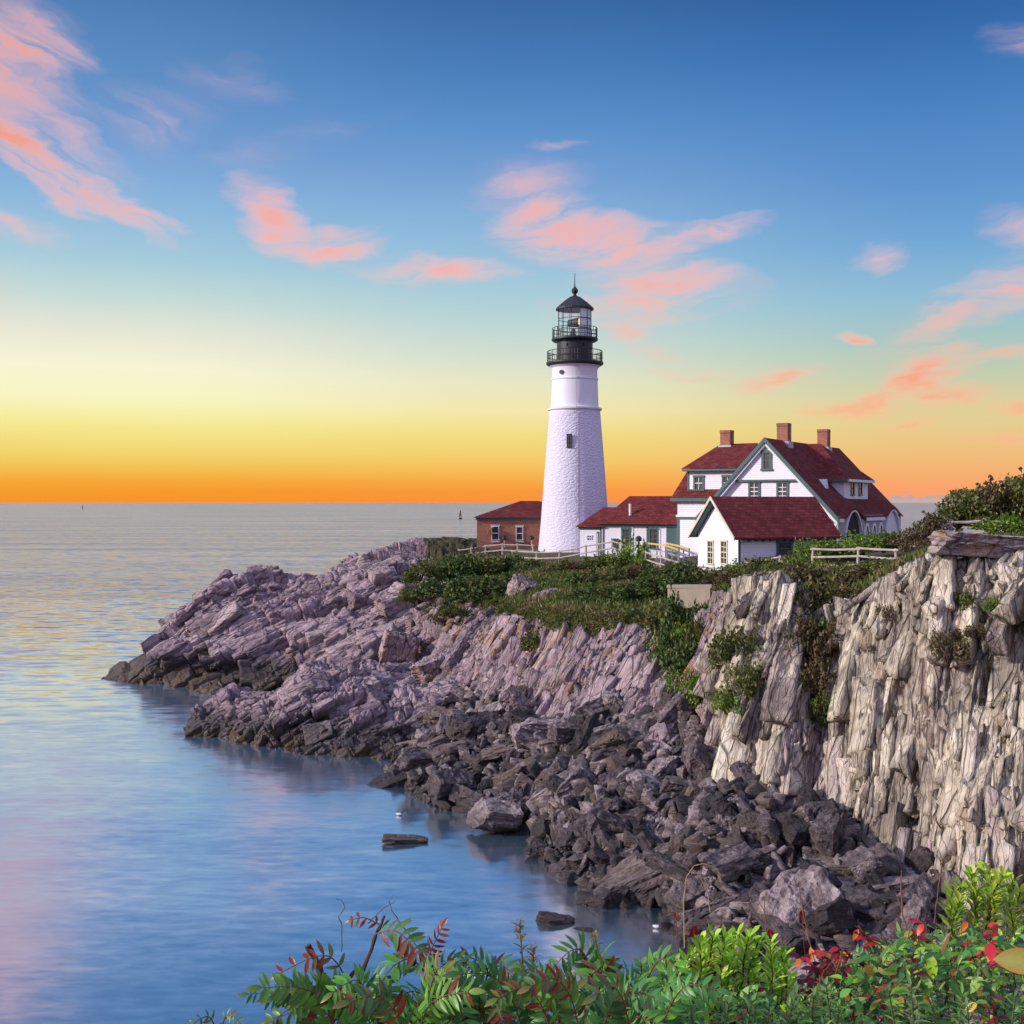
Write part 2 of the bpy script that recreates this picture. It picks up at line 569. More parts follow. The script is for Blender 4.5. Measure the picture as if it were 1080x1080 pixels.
LAND = [
    #  under water        waterline       lower face       upper face       edge             plateau          inland          behind
    st((96, 87, -2.0), (106, 722, 87), (112, 716, 88), (116, 712, 89), (118, 708, 90), (124, 709, 92), (124, 94, -1.2), (124, 98, -3)),
    st((150, 82, -2.5), (160, 731, 83), (158, 716, 84.5), (160, 700, 86.5), (164, 680, 89), (172, 676, 92), (176, 97, 0.5), (180, 103, -3)),
    st((222, 78, -2.5), (225, 739, 80), (217, 720, 82), (205, 690, 86), (200, 654, 89), (208, 638, 92), (218, 99, 2.5), (230, 108, -3)),
    st((300, 77, -2.5), (298, 742, 78.5), (290, 715, 81), (276, 670, 85.5), (266, 628, 89.5), (268, 608, 93), (275, 101, 5.0), (285, 112, -3)),
    st((345, 76, -2.5), (350, 738, 77), (345, 705, 80), (340, 660, 85), (335, 622, 90.5), (338, 606, 95), (340, 104, 6.0), (345, 116, -3)),
    st((405, 74, -2.0), (405, 728, 75), (400, 690, 78.5), (398, 642, 85), (394, 604, 92), (396, 584, 99), (398, 110, 8.5), (402, 122, -3)),
    st((470, 69, -1.0), (466, 735, 69), (460, 696, 74), (452, 652, 80), (446, 618, 88), (440, 584, 100), (440, 114, 9.6), (445, 126, -3)),
    st((540, 57, 0.5), (535, 756, 58), (530, 716, 61.5), (524, 672, 66.5), (512, 634, 75), (510, 588, 97), (515, 118, 9.8), (520, 132, -3)),
    st((600, 49, 1.5), (600, 776, 51.5), (598, 736, 54.5), (597, 690, 57), (598, 648, 61), (600, 597, 86), (600, 122, 9.8), (605, 138, -3)),
    st((680, 43, 1.8), (680, 782, 46.8), (682, 738, 49.8), (687, 690, 52.5), (692, 650, 57), (690, 607, 78), (690, 125, 9.8), (700, 142, -3)),
    st((738, 42, 2.0), (738, 786, 45.5), (738, 744, 47.5), (738, 694, 49.5), (740, 648, 52.5), (742, 612, 66.5), (750, 125, 9.8), (780, 145, -3)),
    st((782, 39, 2.0), (784, 806, 42.0), (783, 742, 43.4), (782, 672, 45.6), (786, 612, 48.5), (790, 601, 60), (810, 125, 9.8), (850, 145, -3)),
    st((828, 37, 1.5), (828, 850, 39.8), (827, 765, 41.4), (826, 684, 43.4), (826, 614, 46.2), (826, 597, 57), (860, 120, 9.8), (900, 140, -3)),
    st((866, 37, 1.2), (866, 866, 39.6), (866, 785, 42.0), (864, 702, 44.8), (862, 634, 48), (868, 597, 58), (915, 118, 9.9), (960, 138, -3)),
    st((908, 34.5, 1.0), (906, 896, 37.3), (904, 805, 39.4), (902, 712, 41.6), (904, 634, 44.2), (914, 598, 56), (955, 112, 9.9), (1010, 135, -3)),
    st((962, 32.5, 0.6), (956, 942, 34.9), (951, 822, 37.4), (948, 702, 40.0), (950, 601, 42.6), (962, 592, 56), (1040, 108, 10.0), (1100, 132, -3)),
    st((1020, 30.5, 0.6), (1014, 972, 32.8), (1011, 832, 35.2), (1008, 702, 37.9), (1008, 588, 41), (1016, 574, 56), (1120, 106, 10.2), (1200, 130, -3)),
    st((1095, 29, 0.6), (1088, 990, 31.4), (1086, 842, 33.8), (1086, 702, 36.4), (1084, 588, 39.5), (1094, 566, 56), (1240, 104, 10.5), (1330, 130, -3)),
    st((1200, 27, 0.6), (1194, 1010, 29.4), (1192, 850, 31.6), (1192, 702, 34.2), (1192, 578, 37.5), (1196, 560, 55), (1380, 100, 11.0), (1500, 130, -3)),
    st((1380, 24, 0.6), (1370, 1040, 26.4), (1368, 870, 28.4), (1368, 705, 31), (1368, 572, 34.5), (1372, 539, 54), (1600, 100, 11.5), (1750, 130, -3)),
]
USEG = [40, 60, 90, 85, 80, 85, 90, 95, 105, 100, 80, 70, 70, 60, 75, 85, 90, 80, 40]
VSEG = [20, 90, 130, 130, 90, 22, 6]


def build_land():
    G, us, vs = sheet(LAND, USEG, VSEG)
    nu, nv = G.shape[:2]
    U = np.repeat(us[:, None], nv, 1)
    V = np.repeat(vs[None, :], nu, 0)
    N = grid_normals(G)
    # kernel-smooth the normals so a displaced fold does not cross itself
    for _ in range(6):
        N[1:-1] = (N[:-2] + N[1:-1] * 2 + N[2:]) / 4
        N[:, 1:-1] = (N[:, :-2] + N[:, 1:-1] * 2 + N[:, 2:]) / 4
    N /= np.maximum(np.linalg.norm(N, axis=-1, keepdims=True), 1e-9)
    wl = 1 - smooth01(U, 6.0, 7.6)
    wr = smooth01(U, 10.0, 11.0)
    wm = np.clip(1 - wl - wr, 0, 1)
    D = np.zeros((nu, nv))
    B = np.zeros((nu, nv))
    S = np.zeros((nu, nv, 3))
    amp = 0.90 * wl + 0.42 * wm + 0.46 * wr
    jobs = [(wl, FR_LEFT, ((1.8, 5.5, 2.8), 1.7, 1.2, .40, .12, .4), ((.8, 2.2, 1.3), .60, .5, .25, .06, .35), ((.3, .9, .6), .12, .2, .08, .03, .25), 100),
            (wm, FR_MID, ((1.25, 5.5, 2.2), 1.5, 1.1, .4, .10, .45), ((.5, 2.2, .9), .5, .5, .2, .05, .35), ((.2, .8, .4), .12, .16, .08, .03, .2), 200),
            (wr, FR_RIGHT, ((1.3, 6.0, 1.8), 1.55, 1.1, .5, .10, .4), ((.42, 2.6, .8), .62, .6, .25, .05, .35), ((.15, .9, .3), .20, .2, .10, .025, .25), 300)]
    for w, fr, bg, md, sm, seed in jobs:
        ui = np.where(w.max(1) > 0)[0]
        a, c = ui[0], ui[-1] + 1
        d, bk, q = rock_field(G[a:c], fr, bg, md, sm, seed, .10 if seed == 300 else .35)
        D[a:c] += w[a:c] * d
        B[a:c] += w[a:c] * bk
        S[a:c] += w[a:c, :, None] * q
    # rock all the way over the headland, soil on the plateau from the middle rightwards
    head = 1 - smooth01(U, 5.3, 6.6)
    flat = smooth01(V, 4.0, 4.25)
    gain = 1 - flat * smooth01(U, 7.0, 8.0) * 0.88
    gain = gain * (1 - 0.7 * smooth01(V, 5.2, 6))
    gain = gain * (1 - 0.65 * smooth01(V, 3.35, 4.0) * smooth01(U, 6.5, 7.5))
    gain = gain * (0.75 + 0.25 * smooth01(V, 0.9, 1.4))
    gain = gain * (0.35 + 0.65 * smooth01(U, 0.0, 1.6))
    Pd = G + N * (D * gain * amp)[..., None]
    # soil: plateau, the planted slope in the middle, the gully
    soil = flat * np.maximum(smooth01(U + .25 * fbm(G * .4, 2, 3), 7.5, 8.2), smooth01(U, 6.4, 7.0) * (V < 4.75))
    mid_slope = smooth01(U, 5.6, 6.6) * (1 - smooth01(U, 10.3, 10.9)) * smooth01(V, 3.05 + 0.35 * np.abs(U - 8), 3.9)
    soil = np.maximum(soil, mid_slope * 0.85)
    soil = np.maximum(soil, np.exp(-((U - 6.3) / .55) ** 2) * np.exp(-((V - 3.2) / .5) ** 2) * .8)
    gully = np.exp(-((U - 9.75) / .42) ** 2) * smooth01(V, 1.2, 2.6)
    soil = np.maximum(soil, gully * .75)
    gully2 = np.exp(-((U - 12.8) / .55) ** 2) * smooth01(V, 2.4, 3.6)
    soil = np.maximum(soil, gully2 * .62)
    lich = (.35 + .65 * smooth01(U, 6.0, 7.0)) * smooth01(U, 2.5, 4.0) * (1 - smooth01(U, 10.2, 10.8)) * smooth01(V, 1.8, 3.0)
    region = smooth01(U + 0.10 * fbm(G * 0.3, 2, 9), 10.0, 11.2)
    region = region * (0.55 + 0.45 * smooth01(V + .25 * fbm(G * .5, 3, 4), 1.0, 1.7)) * (1 - 0.75 * np.exp(-((U - 12.7) / .6) ** 2))
    tide = np.where(U < 7, 2.6, 1.6) - 1.2 * smooth01(U, 6.0, 8.5)
    f = grid_faces(nu, nv)
    me = np_mesh('rocky_headland', Pd.reshape(-1, 3), f, 4)
    vattr(me, 'strata', S.reshape(-1, 3), 'FLOAT_VECTOR')
    for nm, a in (('region', region), ('block', B), ('soil', soil), ('lichen', lich), ('tide', tide)):
        vattr(me, nm, a.ravel())
    o = link('rocky_headland', me, MAT_CLIFF)
    tag(o, 'jointed slate headland and cliff carrying the lighthouse', 'cliff', kind='structure')
    return Pd, us, vs, N, soil, region, lich, tide, G


LAND_P, LAND_U, LAND_V, LAND_N, LAND_SOIL, LAND_REG, LAND_LICH, LAND_TIDE, LAND_BASE = build_land()


def st4(*pts):
    return [XZ(*p[1:]) if p[0] == 'z' else P(*p) for p in pts]


def build_ridge():
    rows = [
        st4(('z', 190, 65, -2), (196, 779, 65.6), (196, 770, 66.5), (200, 758, 67.5), (206, 748, 69), ('z', 212, 71, -1), ('z', 220, 74, -2)),
        st4(('z', 232, 64.5, -2), (234, 780, 65.4), (234, 758, 66.3), (236, 735, 67.4), (238, 722, 69.5), ('z', 246, 73, 0.6), ('z', 256, 76, -2)),
        st4(('z', 285, 61, -2), (284, 796, 61.8), (284, 770, 63.2), (286, 745, 65.2), (290, 729, 68.5), ('z', 300, 73, 1.0), ('z', 310, 77, -2)),
        st4(('z', 325, 60.5, -2), (325, 799, 61.2), (324, 765, 63), (324, 726, 65.6), (328, 697, 70), ('z', 332, 75, 2.4), ('z', 340, 78, -1)),
        st4(('z', 376, 60, -2), (375, 803, 60.6), (372, 768, 62.4), (368, 732, 65.2), (362, 698, 70.5), ('z', 360, 76, 2.6), ('z', 362, 79, 0)),
        st4(('z', 430, 59.5, -2), (430, 802, 60.0), (430, 772, 61.8), (427, 742, 64.4), (424, 716, 69), ('z', 420, 75, 2.6), ('z', 420, 79, 1)),
        st4(('z', 500, 58, -2), (498, 800, 58), (496, 776, 60), (494, 752, 62), (490, 736, 65), ('z', 486, 69, 2.2), ('z', 480, 73, 1)),
    ]
    G, us, vs = sheet(rows, [70, 85, 80, 85, 95, 100], [16, 45, 60, 60, 24, 8])
    nu, nv = G.shape[:2]
    U = np.repeat(us[:, None], nv, 1)
    V = np.repeat(vs[None, :], nu, 0)
    N = grid_normals(G)
    for _ in range(6):
        N[1:-1] = (N[:-2] + N[1:-1] * 2 + N[2:]) / 4
        N[:, 1:-1] = (N[:, :-2] + N[:, 1:-1] * 2 + N[:, 2:]) / 4
    N /= np.maximum(np.linalg.norm(N, axis=-1, keepdims=True), 1e-9)
    D, B, S = rock_field(G, FR_LEFT, ((1.3, 4.0, 2.2), .8, 1.0, .3, .12, .4), ((.6, 1.5, .9), .32, .5, .2, .06, .35), ((.22, .6, .4), .10, .18, .08, .03, .25), 470)
    Pd = G + N * (D * (0.5 + 0.5 * smooth01(U, 0, .7)))[..., None]
    me = np_mesh('tidal_ledge', Pd.reshape(-1, 3), grid_faces(nu, nv), 4)
    vattr(me, 'strata', S.reshape(-1, 3), 'FLOAT_VECTOR')
    z = np.zeros(nu * nv)
    for nm, a in (('region', z), ('block', B.ravel()), ('soil', z), ('lichen', z), ('tide', z + 1.9)):
        vattr(me, nm, a)
    o = link('tidal_ledge', me, MAT_CLIFF)
    tag(o, 'low mauve rock ledge running into the bay in front of the headland', 'rock ledge', kind='structure')
    return Pd, us, vs, N


LEDGE = build_ridge()


# talus floor and beach between the cliff foot and the water
TALUS = [
    st4(('z', 380, 57, -2.5), (400, 826, 57), (415, 806, 59), ('z', 440, 61, 0.6), ('z', 450, 66, 1.2)),
    st4(('z', 440, 49, -2.5), (470, 850, 50.5), (480, 808, 54.0), (490, 770, 58), ('z', 500, 64, 2.4)),
    st4(('z', 520, 44.5, -2.5), (558, 882, 46.3), (560, 825, 49), (566, 768, 54), ('z', 590, 60, 4.0)),
    st4(('z', 590, 36.5, -2.5), (612, 938, 39.7), (625, 860, 43), (645, 772, 49), ('z', 660, 55, 4.5)),
    st4(('z', 660, 34, -2.5), (695, 950, 38.6), (705, 865, 41), (738, 776, 46.2), ('z', 740, 51, 4.8)),
    st4(('z', 715, 31.0, -2.5), (738, 1000, 34.4), (755, 900, 37.5), (802, 812, 42), ('z', 810, 47, 4.2)),
    st4(('z', 800, 27, -2.0), (810, 1040, 31.8), (840, 940, 35), (868, 856, 39.8), ('z', 870, 45, 3.2)),
    st4(('z', 880, 24, -1.2), (905, 1068, 29), (925, 985, 32.0), (950, 928, 35.6), ('z', 960, 40, 2.0)),
    st4(('z', 1000, 22, -0.6), (1020, 1090, 26.8), (1030, 1010, 30), (1045, 965, 32.6), ('z', 1050, 38, 1.8)),
    st4(('z', 1200, 19, 0.0), (1200, 1110, 25), (1200, 1040, 27), (1200, 1000, 29), ('z', 1200, 34, 1.8)),
]


def make_beach_material():
    m, b = new_mat('shingle')
    pos = b.n('ShaderNodeNewGeometry').outputs['Position']
    z = b.n('ShaderNodeSeparateXYZ', ins={0: pos}).outputs[2]
    cell = b.voro(pos, 9.0, 'F1', 'Color')
    sep = b.n('ShaderNodeSeparateXYZ', ins={0: cell}).outputs[0]
    c = b.ramp(sep, [(0.0, (0.05, 0.04, 0.05)), (0.5, (0.15, 0.125, 0.15)), (0.85, (0.19, 0.16, 0.18)), (1.0, (0.27, 0.24, 0.26))])
    n1 = b.noise(pos, 0.5, 4)
    c, wet = wet_band(b, c, z, pos, 0.5, n1)
    d = b.voro(pos, 9.0, 'F1', 'Distance')
    nrm = bump(b, b.math('SUBTRACT', b.math('MULTIPLY', b.noise(pos, 1.5, 4), 0.5), d), 1.0, 0.12)
    out(b, principled(b, c, b.math('SUBTRACT', 0.75, b.math('MULTIPLY', wet, 0.3)), nrm, 0.4))
    return m


def build_talus():
    G, us, vs = sheet(TALUS, [60] * 9, [20, 60, 70, 20])
    nu, nv = G.shape[:2]
    d = 0.45 * fbm(G * 0.55, 3, 61) + .1 * fbm(G * 2.2, 3, 62)
    G = G.copy()
    G[..., 2] += d
    me = np_mesh('shingle_beach', G.reshape(-1, 3), grid_faces(nu, nv), 4, smooth=True)
    o = link('shingle_beach', me, make_beach_material())
    tag(o, 'dark shingle slope under the fallen rocks at the cliff foot', 'beach', kind='structure')
    return G, us, vs


TAL_G, TAL_U, TAL_V = build_talus()


# ------------------------------------------------------------------ the sea
def build_sea():
    m, b = new_mat('sea water')
    pos = b.n('ShaderNodeNewGeometry').outputs['Position']
    y = b.n('ShaderNodeSeparateXYZ', ins={0: pos}).outputs[1]
    # slopes of the water, softened as in a long exposure: swell, chop and fine ripples lengthened along the shore
    def slopes(rot, sc, amp, detail=3):
        c = b.noise(b.mapping(pos, rot=(0, 0, rot), scale=sc), 1.0, detail, 0.55, 0.2, color=True)
        return b.vmath('MULTIPLY', b.vmath('SUBTRACT', c, (0.5, 0.5, 0.5)), (amp * 0.55, amp, 0.0))
    far = b.remap(y, 60.0, 200.0)
    n1 = slopes(0.12, (0.02, 0.085, 1), 0.035)
    n2 = slopes(-0.10, (0.16, 0.50, 1), 0.07)
    n3 = slopes(0.22, (0.9, 2.8, 1), 0.10)
    n4 = slopes(0.05, (0.30, 1.1, 1), 2.4, 3)
    sc = b.n('ShaderNodeVectorMath', operation='SCALE')
    b.set(sc.inputs[0], n4)
    b.set(sc.inputs['Scale'], far)
    sm = b.vmath('ADD', b.vmath('ADD', n1, n2), b.vmath('ADD', n3, sc.outputs[0]))
    nrm = b.vmath('NORMALIZE', b.vmath('ADD', sm, (0.0, 0.0, 1.0)))
    streak = b.noise(b.mapping(pos, rot=(0, 0, 0.08), scale=(0.005, 0.045, 1)), 1.0, 5, 0.62)
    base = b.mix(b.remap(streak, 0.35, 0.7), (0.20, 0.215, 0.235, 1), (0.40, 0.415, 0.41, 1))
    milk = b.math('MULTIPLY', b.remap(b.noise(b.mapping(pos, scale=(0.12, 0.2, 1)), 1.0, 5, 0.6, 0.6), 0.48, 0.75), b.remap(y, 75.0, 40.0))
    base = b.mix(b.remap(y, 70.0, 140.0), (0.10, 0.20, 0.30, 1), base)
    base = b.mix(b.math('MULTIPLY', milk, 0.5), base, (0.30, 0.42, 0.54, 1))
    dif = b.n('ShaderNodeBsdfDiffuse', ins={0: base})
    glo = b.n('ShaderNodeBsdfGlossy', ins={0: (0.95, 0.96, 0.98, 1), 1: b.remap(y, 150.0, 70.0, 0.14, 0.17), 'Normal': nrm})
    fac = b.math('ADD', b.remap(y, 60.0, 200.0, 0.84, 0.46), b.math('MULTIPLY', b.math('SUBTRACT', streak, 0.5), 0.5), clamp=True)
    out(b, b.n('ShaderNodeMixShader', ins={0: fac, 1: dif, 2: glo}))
    R = 60000.0
    me = bpy.data.meshes.new('sea')
    me.from_pydata([(-R, -200, 0), (R, -200, 0), (R, R, 0), (-R, R, 0)], [], [(0, 1, 2, 3)])
    o = link('sea', me, m)
    tag(o, 'calm sea and bay in soft dawn colours', 'sea', kind='structure')


build_sea()
# ------------------------------------------------------------------ slabs of slate standing out of the faces (part of the headland)
def box_lattice(nx, ny, nz):
    """surface of a unit box as a lattice: parameters (0..1)^3 and quads"""
    idx, pts, quads = {}, [], []

    def vid(i, j, k):
        key = (i, j, k)
        if key not in idx:
            idx[key] = len(pts)
            pts.append((i / nx, j / ny, k / nz))
        return idx[key]
    for i in range(nx):
        for j in range(ny):
            for k in (0, nz):
                q = [vid(i, j, k), vid(i + 1, j, k), vid(i + 1, j + 1, k), vid(i, j + 1, k)]
                quads.append(q if k else q[::-1])
    for i in range(nx):
        for k in range(nz):
            for j in (0, ny):
                q = [vid(i, j, k), vid(i, j, k + 1), vid(i + 1, j, k + 1), vid(i + 1, j, k)]
                quads.append(q if j else q[::-1])
    for j in range(ny):
        for k in range(nz):
            for i in (0, nx):
                q = [vid(i, j, k), vid(i, j + 1, k), vid(i, j + 1, k + 1), vid(i, j, k + 1)]
                quads.append(q if i else q[::-1])
    return np.array(pts), np.array(quads)


def slab_cloud(C, A0, A1, A2, dims, rng, lat, rough, wedge):
    """n jittered slabs: centres C, axes A0 (thickness) A1 (length) A2 (outward), half sizes dims"""
    prm, quads = lat
    n, m = len(C), len(prm)
    corners = np.array([[i, j, k] for i in (0, 1) for j in (0, 1) for k in (0, 1)], float)
    cj = (corners[None] * 2 - 1) * np.ones((n, 1, 1))
    jit = rng.uniform(-1, 1, (n, 8, 3)) * np.array([0.34, wedge, 0.30])
    cj = cj * (1 - 0.15) + jit
    # wedge-shaped upper ends: some corners drawn well back
    up = corners[:, 1] > .5
    cj[:, up, 1] -= rng.uniform(0, wedge * 1.6, (n, 4)) * (rng.random((n, 4)) < .6)
    outc = corners[:, 2] > .5
    cj[:, outc, 2] -= rng.uniform(0, .8, (n, 4)) * (rng.random((n, 4)) < .45)
    wts = np.ones((m, 8))
    for c in range(8):
        for a in range(3):
            wts[:, c] *= prm[:, a] if corners[c, a] > .5 else 1 - prm[:, a]
    loc = np.einsum('mc,nca->nma', wts, cj) * dims[:, None, :]
    Pw = C[:, None] + loc[..., 0:1] * A0[:, None] + loc[..., 1:2] * A1[:, None] + loc[..., 2:3] * A2[:, None]
    # broken surface: small stepped joint blocks and a little grain
    ql = loc + rng.uniform(0, 50, (n, 1, 3))
    v1, t1, _ = fracture(ql, (.16, .62, .34), 41)
    v2, t2, _ = fracture(ql, (.07, .26, .15), 43)
    k = np.minimum(dims[:, None, 2], .5) * rough
    Pw = Pw + A2[:, None] * ((v1 * 1.1 + t1 * .8 + v2 * .4) * k)[..., None] + A0[:, None] * ((t1 + v2 * .5) * k * .6)[..., None]
    Pw = Pw + np.stack([vnoise(Pw * 4.3 + s * 19.3, 700 + s) for s in range(3)], -1) * .012
    faces = (quads[None] + (np.arange(n) * m)[:, None, None]).reshape(-1, 4)
    return Pw.reshape(-1, 3), faces


def build_slabs():
    rng = np.random.default_rng(11)
    Vs, Fs, ST, RG, BL, SO, LI, TD = [], [], [], [], [], [], [], []
    off = 0
    G, N = LAND_P, LAND_N
    nu, nv = G.shape[:2]
    cell = np.linalg.norm(np.cross(np.gradient(G, axis=0), np.gradient(G, axis=1)), axis=-1)
    U = np.repeat(LAND_U[:, None], nv, 1)
    V = np.repeat(LAND_V[None], nu, 0)
    # (u range, v range, count, thickness, length, depth, frame, protrusion, wedge, lattice, roughness)
    big, mdl, sml = box_lattice(6, 16, 3), box_lattice(3, 8, 2), box_lattice(2, 4, 1)
    jobs = [((9.9, 18.6), (0.7, 4.0), 430, (.22, .75), (1.3, 3.6), (.35, .9), FR_RIGHT, (-.25, .38), .10, big, .22),
            ((9.9, 18.6), (0.7, 4.1), 1500, (.06, .22), (.6, 2.0), (.14, .40), FR_RIGHT, (-.10, .30), .18, mdl, .2),
            ((9.9, 18.6), (0.7, 4.1), 1800, (.04, .14), (.15, .7), (.08, .24), FR_RIGHT, (-.06, .22), .30, sml, .3),
            ((9.8, 18.6), (3.7, 4.12), 90, (.22, .55), (.45, 1.0), (.3, .7), FR_RIGHT, (-.1, .30), .10, big, .22),
            ((6.8, 10.0), (0.8, 3.2), 190, (.25, .8), (.9, 2.3), (.3, .7), FR_MID, (-.25, .40), .12, big, .25),
            ((6.6, 10.0), (0.8, 3.5), 600, (.07, .24), (.3, 1.2), (.15, .4), FR_MID, (-.1, .25), .2, mdl, .35),
            ((0.5, 6.9), (0.9, 4.9), 280, (.45, 1.2), (.8, 2.2), (.5, 1.1), FR_LEFT, (-.40, .32), .10, big, .25),
            ((0.5, 6.9), (0.9, 5.0), 380, (.14, .5), (.4, 1.4), (.2, .5), FR_LEFT, (-.18, .18), .16, mdl, .35),
            ('ledge', None, 140, (.35, 1.0), (.6, 1.6), (.4, .9), FR_LEFT, (-.3, .32), .10, big, .25),
            ('ledge', None, 180, (.12, .4), (.3, .9), (.15, .4), FR_LEFT, (-.15, .16), .16, mdl, .35)]
    rim = LAND_BASE[:, int(np.argmin(np.abs(LAND_V - 4.0))), 2]
    for ur, vr, n, th, ln, dp, fr, pr, wedge, lat, rough in jobs:
        soil, reg, lich, tide = LAND_SOIL, LAND_REG, LAND_LICH, LAND_TIDE
        if ur == 'ledge':
            G, N = LEDGE[0], LEDGE[3]
            nu, nv = G.shape[:2]
            w = np.linalg.norm(np.cross(np.gradient(G, axis=0), np.gradient(G, axis=1)), axis=-1) * (G[..., 2] > .2)
            soil = reg = lich = np.zeros((nu, nv))
            tide = soil + 1.9
        else:
            (u0, u1), (v0, v1) = ur, vr
            w = cell * ((U > u0) & (U < u1) & (V > v0) & (V < v1)) * np.where(LAND_SOIL > .55, .25, 1.0)
        w = (w / w.sum()).ravel()
        pick = rng.choice(nu * nv, n, p=w)
        C = G.reshape(-1, 3)[pick]
        nn = N.reshape(-1, 3)[pick]
        nn = nn + rng.normal(0, .16, nn.shape)
        nn /= np.linalg.norm(nn, axis=1, keepdims=True)
        L = fr[1][None] + rng.normal(0, .15 if fr is FR_LEFT else .055, (n, 3))
        L = L - nn * (L * nn).sum(1, keepdims=True) * .85
        L /= np.linalg.norm(L, axis=1, keepdims=True)
        A0 = np.cross(L, nn)
        A0 /= np.linalg.norm(A0, axis=1, keepdims=True)
        A2 = np.cross(A0, L)
        A2 *= np.sign((A2 * nn).sum(1, keepdims=True))

        def lg(r):
            return np.exp(rng.uniform(math.log(r[0]), math.log(r[1]), n))
        dims = np.stack([lg(th), lg(ln), lg(dp)], 1)
        if ur != 'ledge':            # nothing stands far above the rim of its cliff
            top = C[:, 2] + L[:, 2] * dims[:, 1] * .9
            over = np.maximum(0, top - (rim[pick // nv] + .15)) * (np.repeat(LAND_U, nv)[pick] > 6.5)
            C = C - L * (over / np.maximum(.3, L[:, 2]))[:, None]
        C = C + A2 * (rng.uniform(pr[0], pr[1], n) - dims[:, 2] * .85)[:, None]
        vv, ff = slab_cloud(C, A0, L, A2, dims, rng, lat, rough, wedge)
        m = len(lat[0])
        Vs.append(vv)
        Fs.append(ff + off)
        off += len(vv)
        ST.append(vv @ fr.T + np.repeat(rng.uniform(-4, 4, (n, 3)), m, 0))
        RG.append(np.repeat(np.clip(reg.ravel()[pick] + rng.normal(0, .12, n), 0, 1), m))
        BL.append(np.repeat(rng.random(n), m))
        SO.append(np.repeat(soil.ravel()[pick] * .45, m))
        LI.append(np.repeat(lich.ravel()[pick] * rng.random(n) * 1.2, m))
        TD.append(np.repeat(tide.ravel()[pick], m))
    me = np_mesh('slate_slabs', np.concatenate(Vs), np.concatenate(Fs), 4)
    vattr(me, 'strata', np.concatenate(ST), 'FLOAT_VECTOR')
    for nm, a in (('region', RG), ('block', BL), ('soil', SO), ('lichen', LI), ('tide', TD)):
        vattr(me, nm, np.concatenate(a))
    o = link('slate_slabs', me, MAT_CLIFF)
    tag(o, 'slate slabs standing out of the cliff faces', 'cliff rock', kind='structure')


build_slabs()


# ------------------------------------------------------------------ fallen rocks
def make_boulder_material():
    m, b = new_mat('fallen slate')
    geo = b.n('ShaderNodeNewGeometry').outputs['Position']
    oc = b.n('ShaderNodeTexCoord').outputs['Object']
    rnd = b.n('ShaderNodeObjectInfo').outputs['Random']
    blk = attr(b, 'block')
    z = b.n('ShaderNodeSeparateXYZ', ins={0: geo}).outputs[2]
    tone = b.math('FRACT', b.math('ADD', rnd, blk))
    n2 = b.remap(b.noise(geo, 2.4, 6, 0.72), .3, .7)
    st = b.remap(b.noise(b.mapping(oc, rot=(0.3, 0.2, 0.5), scale=(0.9, 1.4, 9.0)), 1.0, 6, 0.68), .32, .68)
    c = b.ramp(b.math('ADD', b.math('MULTIPLY', n2, 0.36), b.math('ADD', b.math('MULTIPLY', st, 0.2), b.math('MULTIPLY', tone, 0.44))),
               [(0.20, (0.020, 0.015, 0.017)), (0.42, (0.070, 0.052, 0.058)), (0.58, (0.170, 0.128, 0.134)), (0.76, (0.46, 0.37, 0.37))])
    hue = b.remap(b.math('FRACT', b.math('MULTIPLY', tone, 7.31)), 0.70, 0.95)
    c = b.mix(b.math('MULTIPLY', hue, 0.6), c, b.mix(st, (0.15, 0.085, 0.055, 1), (0.24, 0.20, 0.17, 1)))
    c, wet = wet_band(b, c, z, geo, 0.95, n2)
    h = b.math('ADD', b.math('MULTIPLY', st, 0.7), b.math('ADD', b.math('MULTIPLY', n2, 0.6), b.math('MULTIPLY', b.noise(geo, 9.0, 5, 0.7), 0.35)))
    nrm = bump(b, h, 1.0, 0.12)
    out(b, principled(b, c, b.math('SUBTRACT', 0.72, b.math('MULTIPLY', wet, 0.35)), nrm, 0.45))
    return m


MAT_BOULDER = make_boulder_material()


